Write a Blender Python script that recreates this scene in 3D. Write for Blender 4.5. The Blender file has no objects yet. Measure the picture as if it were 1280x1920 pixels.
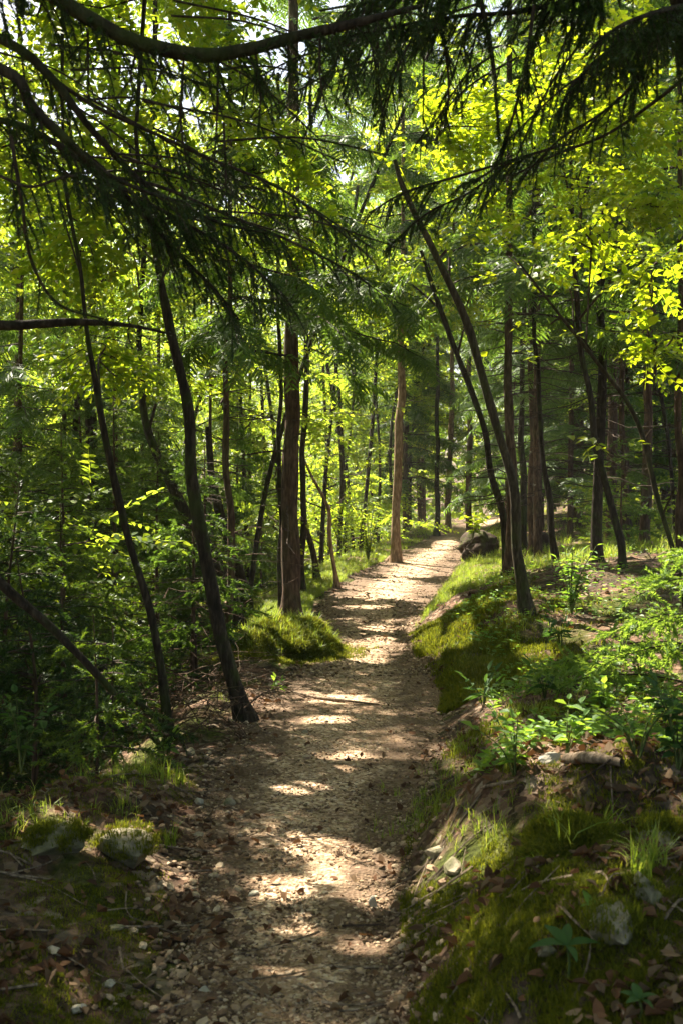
import bpy, math, random
import numpy as np

# ------------------------------------------------------------------ camera, sky, sun, exposure
SC = bpy.context.scene
COL = SC.collection
F = 2066.0            # focal length in photo pixels
EYE = 1.6             # camera height
HZ = 900.0            # photo row of the horizon
cam = bpy.data.cameras.new('camera')
cam.sensor_fit = 'VERTICAL'; cam.sensor_height = 24.0; cam.sensor_width = 24.0
cam.lens = F / 1920 * 24.0
cam.shift_y = -(960 - HZ) / 1920
cam.clip_start = 0.05; cam.clip_end = 600
cam.dof.use_dof = True; cam.dof.focus_distance = 11.0; cam.dof.aperture_fstop = 4.5
camo = bpy.data.objects.new('camera', cam); COL.objects.link(camo)
camo.location = (0, 0, EYE); camo.rotation_euler = (math.radians(90), 0, 0)
SC.camera = camo
SC.render.resolution_x, SC.render.resolution_y = 682, 1024

SUN_AZ, SUN_EL = math.radians(38), math.radians(52)     # azimuth counted from straight ahead towards the left
S = np.array([-math.sin(SUN_AZ) * math.cos(SUN_EL), math.cos(SUN_AZ) * math.cos(SUN_EL), math.sin(SUN_EL)])
world = bpy.data.worlds.new('World'); SC.world = world; world.use_nodes = True
wn = world.node_tree.nodes; wl = world.node_tree.links
bg = wn['Background']; bg.inputs['Strength'].default_value = 0.05
sky = wn.new('ShaderNodeTexSky'); sky.sky_type = 'NISHITA'; sky.sun_disc = False
sky.sun_elevation = SUN_EL; sky.sun_rotation = -SUN_AZ
sky.air_density = 1.0; sky.dust_density = 3.0; sky.ozone_density = 1.0
wl.new(sky.outputs[0], bg.inputs['Color'])
sun = bpy.data.lights.new('sun', 'SUN'); sun.energy = 5.0; sun.angle = math.radians(0.5); sun.color = (1.0, 0.91, 0.75)
suno = bpy.data.objects.new('sun', sun); COL.objects.link(suno)
from mathutils import Vector
suno.rotation_euler = Vector(S).to_track_quat('Z', 'Y').to_euler()
SC.view_settings.view_transform = 'Standard'; SC.view_settings.look = 'None'
SC.view_settings.exposure = 2.4; SC.view_settings.gamma = 1.0
SC.render.engine = 'CYCLES'
cy = SC.cycles
cy.max_bounces = 8; cy.diffuse_bounces = 4; cy.transmission_bounces = 6; cy.glossy_bounces = 2
cy.caustics_reflective = False; cy.caustics_refractive = False
cy.use_denoising = True

random.seed(3)
R = np.random.default_rng(11)

# ------------------------------------------------------------------ numpy helpers
def h2(ix, iy, s):
    n = (ix.astype(np.int64) * 374761393 + iy.astype(np.int64) * 668265263 + s * 982451653) & 0x7fffffff
    n = ((n ^ (n >> 13)) * 1274126177) & 0x7fffffff
    return ((n ^ (n >> 16)) & 0xffff) / 65535.0
def vnoise(x, y, s=0):
    x = np.asarray(x, float); y = np.asarray(y, float)
    ix = np.floor(x); iy = np.floor(y); fx = x - ix; fy = y - iy
    fx = fx * fx * (3 - 2 * fx); fy = fy * fy * (3 - 2 * fy)
    a = h2(ix, iy, s); b = h2(ix + 1, iy, s); c = h2(ix, iy + 1, s); d = h2(ix + 1, iy + 1, s)
    return (a + (b - a) * fx) * (1 - fy) + (c + (d - c) * fx) * fy
def fbm(x, y, s=0, o=3):
    t = 0; a = 0.5
    for k in range(o):
        t = t + a * (vnoise(x * 2 ** k, y * 2 ** k, s + k) - 0.5); a *= 0.5
    return t * 2
def sstep(a, b, x):
    t = np.clip((x - a) / (b - a), 0, 1); return t * t * (3 - 2 * t)
def unit(v):
    v = np.asarray(v, float); return v / (np.linalg.norm(v, axis=-1, keepdims=True) + 1e-12)

# path edges (forward distance, left x, right x)
PD = np.array([-3, 2.5, 3.24, 4.13, 5.09, 6.6, 8.27, 10, 11.8, 15, 18.4, 22, 27.5, 31.5, 36, 44, 60, 110.])
PL = np.array([-.45, -.45, -.46, -.54, -.62, -.67, -.50, -.34, -.23, -.26, .34, 1.15, 2.25, 3.0, 4.3, 7.2, 14, 40])
PR = np.array([.2, .17, .16, .18, .26, .54, .76, .66, .72, 1.20, 1.78, 2.35, 3.25, 4.1, 5.6, 8.6, 15.5, 41.5])
def path_lr(y): return np.interp(y, PD, PL), np.interp(y, PD, PR)
BUMPS = []          # (x, y, rx, ry, h) low swells of the ground
def hgt(x, y, noise=True):
    x = np.asarray(x, float); y = np.asarray(y, float)
    l, r = path_lr(y)
    dr = np.maximum(x - r, 0); dl = np.maximum(l - x, 0)
    A = np.interp(y, [-3, 2, 4, 6.5, 8, 10.5, 13, 18, 24, 40], [.30, .36, .36, .22, .22, .42, .40, .22, .2, .3])
    z = A * (1 - np.exp(-(dr / (np.interp(y, [5, 8], [.38, .6]) + .14 * fbm(x * .0, y * 1.3, 71))) ** 1.2)) + .105 * np.minimum(dr, 30) + .02 * np.maximum(dr - 30, 0)
    sh = np.interp(y, [0, 4.6, 6, 9, 12, 20], [1.25, .95, .32, .45, .6, .9])
    z = z - 3.2 * np.tanh(np.maximum(dl - sh, 0) * .42 / 3.2) + np.interp(y, [3, 4, 5, 6.5], [.10, .12, .08, .0]) * sstep(.1, .7, dl)
    for bx, by, rx, ry, h in BUMPS:
        z = z + h * np.exp(-((x - bx) / rx) ** 2 - ((y - by) / ry) ** 2)
    z = z + .06 * np.maximum(y - 70, 0) + .014 * np.clip(y - 16, 0, 20)
    if noise:
        off = sstep(0, .35, np.maximum(dr, dl))
        z = z + off * (.10 * fbm(x * .9, y * .9, 3) + .08 * fbm(x * 3.1, y * 3.1, 9) + .035 * fbm(x * 9, y * 9, 13) * sstep(20, 8, y)) + .012 * fbm(x * 6, y * 6, 21) - .02 * (1 - off)
    return z
def at(px, py, D): return np.array([(px - 640) / F * D, D, EYE + (HZ - py) / F * D])
def hit(px, py, dmax=70):
    D = np.concatenate([np.arange(1.5, 12, .02), np.arange(12, dmax, .06)])
    z = EYE + (HZ - py) / F * D
    g = hgt((px - 640) / F * D, D)
    k = np.nonzero(z <= g)[0]
    d = D[k[0]] if len(k) else dmax
    return at(px, py, d)
BUMPS += [(.62, 3.05, .30, .40, .16), (.72, 4.5, .28, .34, .10), (1.3, 9.6, .6, .9, .14), (-.95, 3.5, .35, .4, .06), (-1.55, 4.9, .6, .5, .10), (1.05, 4.0, .26, .30, .16), (1.5, 3.2, .5, .4, .10)]

# ------------------------------------------------------------------ where the sun reaches through the canopy
LITS = []
def uvp(P): P = np.asarray(P, float); return P[..., :2] - S[:2] / S[2] * P[..., 2:3]
def lit_px(px, py, rx, ry, edge=.35):
    c = hit(px, py); a = hit(px + rx, py); b = hit(px, py + ry)
    A = np.stack([uvp(a) - uvp(c), uvp(b) - uvp(c)], 1)
    LITS.append((uvp(c), np.linalg.inv(A), c[2], edge))
def lit_pt(P, r, edge=.3):
    P = np.asarray(P, float); LITS.append((uvp(P), np.eye(2) / r, P[2], edge))
def shade(P, thr=.80):
    """True where a leaf at P stays (it is outside every gap of the canopy)"""
    uv = uvp(P); keep = np.ones(len(P), bool); fn = 2 * fbm(uv[:, 0] * 5, uv[:, 1] * 5, 31, 2)
    for c, Ai, z, e in LITS:
        q = (uv - c) @ Ai.T
        keep &= ~((np.hypot(q[:, 0], q[:, 1]) + e * fn < 1) & (P[:, 2] > z + .45))
    n = vnoise(uv[:, 0] * 2.4, uv[:, 1] * 2.4, 77) * .6 + vnoise(uv[:, 0] * 6, uv[:, 1] * 6, 78) * .4
    keep &= n < thr
    return keep
for a in [(665, 1640, 105, 48), (520, 1668, 70, 26), (600, 1600, 80, 16), (555, 1480, 45, 13), (640, 1312, 85, 10), (700, 1215, 55, 22), (680, 1238, 40, 10), (715, 1180, 40, 10),
          (860, 1590, 90, 72, .12), (800, 1660, 45, 35), (785, 1060, 80, 24, .12), (725, 1103, 110, 14, .15), (835, 1022, 28, 10, .1), (800, 1050, 50, 14), (775, 1073, 70, 12), (735, 1096, 80, 11), (700, 1118, 80, 5), (770, 1124, 45, 6), (690, 1140, 60, 4), (1200, 1170, 100, 40), (1080, 1185, 60, 16), (1010, 1260, 50, 12), (940, 1120, 40, 10), (1130, 1290, 60, 16),
          (650, 1090, 60, 9), (880, 1075, 60, 20), (1095, 1408, 120, 44, .12), (1210, 1225, 80, 62, .15), (1230, 1400, 50, 50), (965, 1400, 65, 50, .15), (330, 1458, 34, 18),
          (110, 1562, 62, 26, .1), (240, 1575, 62, 28, .1), (1075, 1545, 50, 16), (1225, 1550, 50, 10), (535, 1175, 70, 28), (690, 1785, 50, 16), (530, 1835, 45, 10), (560, 1755, 40, 9),
          (795, 1180, 36, 48, .15), (865, 1190, 36, 34, .15), (1190, 1330, 60, 30), (1150, 1100, 70, 30), (850, 1130, 50, 14), (1200, 1660, 30, 25), (660, 1420, 60, 8), (1020, 1230, 50, 16),
          (1110, 1200, 40, 18), (480, 1300, 30, 8), (1130, 1690, 35, 30), (700, 1700, 40, 10), (590, 1350, 40, 6), (860, 1440, 40, 14), (1040, 1480, 60, 12)]:
    lit_px(*a)

# ------------------------------------------------------------------ mesh builder
class MB:
    def __init__(self): self.V = []; self.F = {3: [], 4: []}; self.M = {3: [], 4: []}; self.n = 0
    def add(self, V, F, mat=0):
        V = np.asarray(V, np.float32).reshape(-1, 3); F = np.asarray(F, np.int64); k = F.shape[-1]; F = F.reshape(-1, k)
        self.V.append(V); self.F[k].append(F + self.n); self.M[k].append(np.full(len(F), mat, np.int32)); self.n += len(V)
    def merge(self, o, mat):
        for k in (3, 4):
            self.F[k] += [f + self.n for f in o.F[k]]; self.M[k] += [np.full(len(f), mat, np.int32) for f in o.F[k]]
        self.V += o.V; self.n += o.n; return self
    def inst(self, tpl, M, T, mat=0):
        V, Fs = tpl; N = len(T)
        if N == 0: return
        W = np.einsum('nij,vj->nvi', M, V) + np.asarray(T)[:, None, :]
        n0 = self.n; self.V.append(W.reshape(-1, 3).astype(np.float32)); self.n += W.shape[0] * W.shape[1]
        for F_ in Fs:
            k = F_.shape[1]
            G = (F_[None] + (np.arange(N) * len(V))[:, None, None]).reshape(-1, k) + n0
            self.F[k].append(G); self.M[k].append(np.full(len(G), mat, np.int32))
    def cull(self, thr=.8, M3=None, mat=0):
        """take out the single leaves that would close a gap of the canopy"""
        V = np.concatenate(self.V); W = V if M3 is None else V @ M3[0].T + M3[1]
        for k in (3, 4):
            if not self.F[k]: continue
            f = np.concatenate(self.F[k]); m = np.concatenate(self.M[k]); q = shade(W[f].mean(1), thr) | (m != mat)
            self.F[k] = [f[q]]; self.M[k] = [m[q]]
        return self
    def mesh(self, name, mats, smooth=False):
        me = bpy.data.meshes.new(name)
        if self.n == 0: self.add([[0, 0, 0], [0, 0, .001], [0, .001, 0]], [[0, 1, 2]])
        V = np.concatenate(self.V)
        idx, tot, mi = [], [], []
        for k in (3, 4):
            if self.F[k]:
                f = np.concatenate(self.F[k]); idx.append(f.ravel()); tot.append(np.full(len(f), k)); mi.append(np.concatenate(self.M[k]))
        idx = np.concatenate(idx).astype(np.int32); tot = np.concatenate(tot); mi = np.concatenate(mi)
        st = np.concatenate([[0], np.cumsum(tot)[:-1]]).astype(np.int32)
        me.vertices.add(len(V)); me.vertices.foreach_set('co', V.ravel())
        me.loops.add(len(idx)); me.loops.foreach_set('vertex_index', idx)
        me.polygons.add(len(tot)); me.polygons.foreach_set('loop_start', st)
        me.polygons.foreach_set('material_index', mi.astype(np.int32))
        me.polygons.foreach_set('use_smooth', np.full(len(tot), smooth))
        me.update(calc_edges=True)
        for m in (mats if isinstance(mats, (list, tuple)) else [mats]): me.materials.append(m)
        return me
    def build(self, name, mats, parent=None, smooth=False):
        o = bpy.data.objects.new(name, self.mesh(name, mats, smooth)); COL.objects.link(o)
        if parent is not None: o.parent = parent; o.matrix_parent_inverse.identity(); o.location = -parent.location
        return o
def tag(o, label=None, cat=None, group=None, kind=None):
    if label: o['label'] = label
    if cat: o['category'] = cat
    if group: o['group'] = group
    if kind: o['kind'] = kind
    return o
def thing(name, label, cat, loc, group=None):
    o = bpy.data.objects.new(name, None); COL.objects.link(o); o.location = tuple(float(v) for v in loc); o.empty_display_size = .2
    return tag(o, label, cat, group)

def smooth_path(P, n):
    P = np.asarray(P, float); m = len(P)
    if m == 2: t = np.linspace(0, 1, n)[:, None]; return P[0] * (1 - t) + P[1] * t
    Q = np.concatenate([[2 * P[0] - P[1]], P, [2 * P[-1] - P[-2]]])
    u = np.linspace(0, m - 1 - 1e-6, n); i = u.astype(int); t = (u - i)[:, None]
    p0, p1, p2, p3 = Q[i], Q[i + 1], Q[i + 2], Q[i + 3]
    return .5 * (2 * p1 + (p2 - p0) * t + (2 * p0 - 5 * p1 + 4 * p2 - p3) * t ** 2 + (3 * p1 - p0 - 3 * p2 + p3) * t ** 3)
def tube(mb, P, r, k=6, jit=0, mat=0, seed=0):
    P = np.asarray(P, float); n = len(P); r = np.broadcast_to(np.asarray(r, float), (n,))
    T = unit(np.gradient(P, axis=0)); 
    ref = np.array([0, 0, 1.]) if abs(T[0][2]) < .8 else np.array([0, 1., 0])
    A = unit(np.cross(T, ref)); B = np.cross(T, A)
    a = np.arange(k) * 2 * math.pi / k
    rr = r[:, None] * np.ones(k)
    if jit: 
        i, j = np.meshgrid(np.arange(n), np.arange(k), indexing='ij')
        rr = rr * (1 + jit * (2 * vnoise(i * .6 + seed * 7.3, j * 1.0 + seed * 3.1, 5) - 1) + jit * .6 * np.sin(a * 2 + i * .13))
    V = P[:, None] + rr[..., None] * (np.cos(a)[None, :, None] * A[:, None] + np.sin(a)[None, :, None] * B[:, None])
    i, j = np.meshgrid(np.arange(n - 1), np.arange(k), indexing='ij'); j2 = (j + 1) % k
    mb.add(V.reshape(-1, 3), np.stack([i * k + j, i * k + j2, (i + 1) * k + j2, (i + 1) * k + j], -1).reshape(-1, 4), mat)
def frames(X, up=(0, 0, 1), roll=None):
    """rotation matrices whose columns are forward X, side, normal"""
    X = unit(X); Y = np.cross(np.broadcast_to(up, X.shape), X); Y = unit(Y + 1e-6); Z = np.cross(X, Y)
    if roll is not None:
        c, s = np.cos(roll)[:, None], np.sin(roll)[:, None]; Y, Z = Y * c + Z * s, Z * c - Y * s
    return np.stack([X, Y, Z], -1)

# ------------------------------------------------------------------ templates
def leaf_tpl(L, W, fold=.25, droop=.12):
    V = np.array([[0, 0, 0], [.3 * L, .5 * W, fold * W * .5], [.7 * L, .36 * W, fold * W * .36 - droop * L * .4], [L, 0, -droop * L], [.7 * L, -.36 * W, fold * W * .36 - droop * L * .4], [.3 * L, -.5 * W, fold * W * .5]])
    return V, [np.array([[0, 3, 2, 1], [0, 5, 4, 3]])]
def join(parts):
    V = []; F_ = {}; n = 0
    for v, fs in parts:
        V.append(v)
        for f in fs: F_.setdefault(f.shape[1], []).append(f + n)
        n += len(v)
    return np.concatenate(V), [np.concatenate(x) for x in F_.values()]
def xform(tpl, M, T): return tpl[0] @ np.asarray(M).T + T, tpl[1]
def spray_tpl(n, L, lw, ll, seed, flat=.25):
    """a twig with n alternate leaves lying roughly in one plane"""
    r = np.random.default_rng(seed); parts = []
    for i in range(n):
        t = (i + .6) / n; x = L * t; sd = 1 if i % 2 else -1
        a = (sd * r.uniform(.6, 1.15) if i < n - 1 else r.uniform(-.3, .3))
        d = np.array([[math.cos(a), math.sin(a), r.uniform(-.35, .15)]])
        s = r.uniform(.7, 1.1) * (1 - .25 * t)
        M = frames(d, roll=np.array([r.uniform(-flat * 2, flat * 2)]))[0] * s
        parts.append(xform(leaf_tpl(ll, lw), M, np.array([x, .006 * sd, -.10 * L * t * t + r.uniform(-.01, .01)])))
    w = L * .006 + .0012
    tw = np.array([[0, -w, 0], [0, w, 0], [L, w * .4, -.1 * L], [L, -w * .4, -.1 * L]])
    parts.append((tw, [np.array([[0, 1, 2, 3]])]))
    return join(parts)
SPR = [spray_tpl(11, .36, .046, .078, s) for s in range(4)]         # near broadleaf twigs
SPRB = [spray_tpl(13, .55, .064, .10, s + 20) for s in range(4)]    # larger leaves for farther crowns
SPRC = [spray_tpl(8, .9, .17, .25, s + 40, .5) for s in range(3)]   # coarse, for the far wood
SPRH = [spray_tpl(7, .30, .062, .085, s + 60) for s in range(3)]    # hazel-like rounder leaves
def brush_tpl(L, n, nl, nw, seed, ang=.9):
    """a short piece of spruce twig with needles all round"""
    r = np.random.default_rng(seed); V = []; Fc = []
    for i in range(n):
        x = L * (i + r.uniform(0, 1)) / n; a = r.uniform(0, 2 * math.pi); g = ang * r.uniform(.7, 1.15)
        d = np.array([math.cos(g), math.sin(g) * math.cos(a), math.sin(g) * math.sin(a) + .12]); p = np.array([x, 0, 0])
        sd = unit(np.cross(d, [1, .1, .2])) * nw; k = len(V); l = nl * r.uniform(.7, 1.15)
        V += [p - sd, p + sd, p + d * l]; Fc.append([k, k + 1, k + 2])
    return np.array(V), [np.array(Fc)]
BR = [brush_tpl(.05, 34, .018, .0021, s) for s in range(4)]
BRM = [brush_tpl(.09, 30, .026, .0042, s + 9) for s in range(4)]
def cspray_tpl(seed, L=.46, n=8, w=.011):
    """flat spruce spray for middle distance: side shoots as narrow jagged strips"""
    r = np.random.default_rng(seed); parts = []
    for i in range(n):
        for sd in (-1, 1):
            t = (i + .5) / n; l = L * .42 * (1 - .75 * t) * r.uniform(.7, 1.2) + .06; a = sd * r.uniform(.75, 1.05)
            d = np.array([[math.cos(a), math.sin(a), r.uniform(-.5, -.02)]])
            M = frames(d, roll=np.array([r.uniform(-.7, .7)]))[0]
            V = np.array([[0, -.2 * w, 0], [0, .2 * w, 0], [.3 * l, w, .004], [.3 * l, -w, .004], [.75 * l, w * .8, -.01], [.75 * l, -w * .8, -.01], [l, 0, -.03]])
            parts.append(xform((V, [np.array([[0, 1, 2, 3], [3, 2, 4, 5]]), np.array([[5, 4, 6]])]), M, np.array([L * t, 0, -.16 * L * t * t])))
    parts.append((np.array([[0, -.005, 0], [0, .005, 0], [L, .003, -.16 * L], [L, -.003, -.16 * L]]), [np.array([[0, 1, 2, 3]])]))
    return join(parts)
CSP = [cspray_tpl(s) for s in range(5)]
def blade_tpl(seed, n=7, L=.22, w=.0035):
    r = np.random.default_rng(seed); parts = []
    for i in range(n):
        a = r.uniform(0, 6.28); le = r.uniform(.15, 1.0); l = L * r.uniform(.5, 1.1)
        d = np.array([math.cos(a), math.sin(a), 0]); s = np.array([-math.sin(a), math.cos(a), 0]) * w * r.uniform(.6, 1.2)
        t = np.array([0, .35, .7, 1.])[:, None]
        P = d * (l * le * t ** 1.8) + np.array([0, 0, 1]) * (l * (t - le * .55 * t ** 2.4)) + np.array([r.uniform(-.03, .03), r.uniform(-.03, .03), 0])
        V = np.concatenate([P[:3] - s * np.array([1, .85, .5])[:, None], P[:3] + s * np.array([1, .85, .5])[:, None], P[3:]])
        parts.append((V, [np.array([[0, 3, 4, 1], [1, 4, 5, 2]]), np.array([[2, 5, 6]])]))
    return join(parts)
GRASS = [blade_tpl(s) for s in range(6)]
MOSS = [blade_tpl(s + 30, 12, .05, .0035) for s in range(5)]

# ------------------------------------------------------------------ materials
def nmat(name):
    m = bpy.data.materials.new(name); m.use_nodes = True; nt = m.node_tree
    return m, nt, nt.nodes['Principled BSDF'], nt.nodes['Material Output']
def ramp(nt, fac, stops, interp='LINEAR'):
    r = nt.nodes.new('ShaderNodeValToRGB'); e = r.color_ramp.elements; r.color_ramp.interpolation = interp
    while len(e) < len(stops): e.new(.5)
    for k, (p, c) in enumerate(stops): e[k].position = p; e[k].color = (*c, 1) if len(c) == 3 else c
    if fac is not None: nt.links.new(fac, r.inputs[0])
    return r.outputs[0]
def noise(nt, scale, detail=4, vec=None, rough=.6):
    n = nt.nodes.new('ShaderNodeTexNoise'); n.inputs['Scale'].default_value = scale; n.inputs['Detail'].default_value = detail; n.inputs['Roughness'].default_value = rough
    if vec is not None: nt.links.new(vec, n.inputs['Vector'])
    return n.outputs[0]
def mixc(nt, f, a, b, bt='MIX'):
    m = nt.nodes.new('ShaderNodeMix'); m.data_type = 'RGBA'; m.blend_type = bt
    for s, v in ((0, f), (6, a), (7, b)):
        if isinstance(v, (int, float)): m.inputs[s].default_value = v
        elif isinstance(v, tuple): m.inputs[s].default_value = (*v, 1)
        else: nt.links.new(v, m.inputs[s])
    return m.outputs[2]
def coord(nt, scale=(1, 1, 1)):
    t = nt.nodes.new('ShaderNodeTexCoord'); mp = nt.nodes.new('ShaderNodeMapping'); mp.inputs['Scale'].default_value = scale
    nt.links.new(t.outputs['Object'], mp.inputs[0]); return mp.outputs[0]
def bump(nt, b, h, st=.5, dist=.02):
    n = nt.nodes.new('ShaderNodeBump'); n.inputs['Strength'].default_value = st; n.inputs['Distance'].default_value = dist
    nt.links.new(h, n.inputs['Height']); nt.links.new(n.outputs[0], b.inputs['Normal'])
def leafmat(name, cols, tcols, mix=.5, rough=.4, spec=.35):
    m, nt, b, out = nmat(name)
    g = nt.nodes.new('ShaderNodeNewGeometry'); rnd = g.outputs['Random Per Island']
    n = len(cols)
    c = ramp(nt, rnd, [(k / max(n - 1, 1), cols[k]) for k in range(n)])
    t = ramp(nt, rnd, [(k / max(n - 1, 1), tcols[k]) for k in range(n)])
    nt.links.new(c, b.inputs['Base Color']); b.inputs['Roughness'].default_value = rough; b.inputs['Specular IOR Level'].default_value = spec
    tr = nt.nodes.new('ShaderNodeBsdfTranslucent'); nt.links.new(t, tr.inputs['Color'])
    ms = nt.nodes.new('ShaderNodeMixShader'); ms.inputs[0].default_value = mix
    nt.links.new(b.outputs[0], ms.inputs[1]); nt.links.new(tr.outputs[0], ms.inputs[2]); nt.links.new(ms.outputs[0], out.inputs['Surface'])
    return m
M = {}
M['leaf'] = leafmat('beech_leaf', [(.05, .11, .012), (.08, .16, .016), (.11, .18, .02), (.13, .17, .02)], [(.24, .38, .012), (.33, .46, .016), (.42, .52, .018), (.50, .52, .02)], .54)
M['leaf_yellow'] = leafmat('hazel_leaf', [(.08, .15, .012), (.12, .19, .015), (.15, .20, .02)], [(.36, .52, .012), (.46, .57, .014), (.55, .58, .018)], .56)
M['leaf_far'] = leafmat('wood_leaf', [(.05, .11, .018), (.09, .17, .02), (.13, .20, .03), (.14, .19, .03)], [(.24, .38, .022), (.36, .50, .03), (.47, .58, .035), (.55, .59, .04)], .58, .5, .3)
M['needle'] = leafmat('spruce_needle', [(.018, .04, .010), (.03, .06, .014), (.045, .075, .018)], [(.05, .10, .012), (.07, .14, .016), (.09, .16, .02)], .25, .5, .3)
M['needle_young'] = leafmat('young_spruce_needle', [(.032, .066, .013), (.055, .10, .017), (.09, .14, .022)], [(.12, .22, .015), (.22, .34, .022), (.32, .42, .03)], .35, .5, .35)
M['needle_bright'] = leafmat('sunlit_spruce_needle', [(.07, .14, .03), (.10, .18, .035), (.13, .21, .04)], [(.26, .44, .04), (.36, .52, .05), (.42, .55, .06)], .42, .5, .35)  # sunlight put into the colour: brighter needles for the edge spruce
M['needle_mid'] = leafmat('spruce_spray', [(.03, .065, .014), (.045, .09, .018), (.07, .12, .025)], [(.12, .24, .02), (.20, .34, .03), (.26, .40, .04)], .38, .55, .25)
M['grass'] = leafmat('grass_blade', [(.07, .13, .015), (.12, .18, .02), (.16, .19, .04)], [(.30, .46, .03), (.44, .56, .04), (.5, .5, .08)], .45, .5, .3)
M['moss'] = leafmat('moss_tuft', [(.05, .062, .008), (.09, .10, .010), (.14, .14, .014)], [(.17, .21, .012), (.28, .31, .016), (.38, .37, .02)], .35, .8, .1)
M['herb'] = leafmat('herb_leaf', [(.05, .12, .02), (.08, .17, .025), (.11, .2, .035)], [(.22, .42, .03), (.32, .52, .04), (.42, .58, .05)], .45, .5, .3)
M['herb_dark'] = leafmat('dark_herb_leaf', [(.028, .07, .016), (.04, .09, .02), (.055, .10, .022)], [(.1, .22, .03), (.14, .28, .035), (.16, .28, .04)], .3, .6, .2)
M['dead_leaf'] = leafmat('fallen_leaf', [(.045, .027, .016), (.08, .042, .024), (.14, .07, .036), (.20, .135, .08), (.05, .036, .024)], [(.2, .09, .03)] * 5, .12, .85, .08)

def bark(name, c1, c2, moss=0, lichen=0, vs=9):
    m, nt, b, out = nmat(name)
    v = coord(nt, (1, 1, .22)); n1 = noise(nt, vs * 5, 6, v); v2 = coord(nt); n2 = noise(nt, 3.2, 4, v2)
    c = ramp(nt, n1, [(.32, tuple(x * .45 for x in c1)), (.5, c1), (.68, c2)])
    if lichen:
        nl = noise(nt, 5.5, 2, v2); f = ramp(nt, nl, [(.70, (0, 0, 0)), (.73, (lichen,) * 3)]); c = mixc(nt, f, c, (.34, .34, .29))
    if moss:
        f = ramp(nt, n2, [(.5, (0, 0, 0)), (.62, (moss,) * 3)]); c = mixc(nt, f, c, (.05, .075, .012))
    nt.links.new(c, b.inputs['Base Color']); b.inputs['Roughness'].default_value = .9; b.inputs['Specular IOR Level'].default_value = .15
    bump(nt, b, n1, .9, .015)
    return m
M['bark_dark'] = bark('dark_bark', (.032, .024, .016), (.07, .054, .036), .5, .6)
M['bark_grey'] = bark('grey_bark', (.05, .038, .025), (.10, .078, .052), .4, .7)
M['bark_spruce'] = bark('spruce_bark', (.075, .045, .029), (.15, .095, .064), .2, .5, 7)
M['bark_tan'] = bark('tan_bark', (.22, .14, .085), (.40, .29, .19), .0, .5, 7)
M['twig'] = bark('twig_bark', (.055, .038, .028), (.10, .075, .055))
M['deadwood'] = bark('dead_wood', (.17, .125, .085), (.32, .25, .18))
M['stem'] = bark('green_stem', (.08, .11, .03), (.14, .16, .05))

def ground_mat():
    m, nt, b, out = nmat('forest_floor')
    v = coord(nt)
    vo = nt.nodes.new('ShaderNodeTexVoronoi'); vo.inputs['Scale'].default_value = 24; nt.links.new(v, vo.inputs[0])
    sep = nt.nodes.new('ShaderNodeSeparateColor'); nt.links.new(vo.outputs['Color'], sep.inputs[0])
    lit = ramp(nt, sep.outputs[0], [(0, (.05, .033, .022)), (.3, (.10, .055, .035)), (.6, (.17, .10, .065)), (.85, (.22, .15, .10)), (1, (.30, .24, .18))])
    soil = ramp(nt, noise(nt, 14, 6, v), [(.35, (.03, .022, .015)), (.65, (.09, .065, .045))])
    c = mixc(nt, ramp(nt, noise(nt, 2.3, 4, v), [(.38, (0, 0, 0)), (.55, (1, 1, 1))]), soil, lit)
    mo = ramp(nt, noise(nt, 1.4, 5, v), [(.50, (0, 0, 0)), (.60, (.85,) * 3)])
    mc = ramp(nt, noise(nt, 40, 4, v), [(.3, (.025, .035, .006)), (.7, (.085, .105, .014))])
    c = mixc(nt, mo, c, mc)
    nt.links.new(c, b.inputs['Base Color']); b.inputs['Roughness'].default_value = .95; b.inputs['Specular IOR Level'].default_value = .1
    ad = nt.nodes.new('ShaderNodeMath'); ad.operation = 'ADD'
    nt.links.new(vo.outputs['Distance'], ad.inputs[0]); nt.links.new(noise(nt, 60, 5, v), ad.inputs[1]); bump(nt, b, ad.outputs[0], .8, .03)
    return m
def gravel_mat():
    m, nt, b, out = nmat('path_gravel')
    v = coord(nt)
    vo = nt.nodes.new('ShaderNodeTexVoronoi'); vo.inputs['Scale'].default_value = 62; nt.links.new(v, vo.inputs[0])
    sep = nt.nodes.new('ShaderNodeSeparateColor'); nt.links.new(vo.outputs['Color'], sep.inputs[0])
    c = ramp(nt, sep.outputs[0], [(0, (.13, .08, .048)), (.35, (.34, .225, .135)), (.75, (.54, .385, .245)), (1, (.70, .55, .39))])
    c = mixc(nt, ramp(nt, noise(nt, 2.0, 5, v), [(.42, (0, 0, 0)), (.68, (.75,) * 3)]), c, (.20, .118, .066))
    va = nt.nodes.new('ShaderNodeAttribute'); va.attribute_name = 'verge'; ad = nt.nodes.new('ShaderNodeMath'); ad.operation = 'ADD'
    nt.links.new(va.outputs['Fac'], ad.inputs[0]); nt.links.new(noise(nt, 5, 5, v), ad.inputs[1])
    c = mixc(nt, ramp(nt, ad.outputs[0], [(.95, (0, 0, 0)), (1.0, (.15,) * 3), (1.0, (.85,) * 3)]) if False else ramp(nt, ad.outputs[0], [(.80, (0, 0, 0)), (1.0, (.8,) * 3)]), c, (.085, .052, .032))
    nt.links.new(c, b.inputs['Base Color']); b.inputs['Roughness'].default_value = .9; b.inputs['Specular IOR Level'].default_value = .2
    bump(nt, b, vo.outputs['Distance'], .9, .012)
    return m
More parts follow.
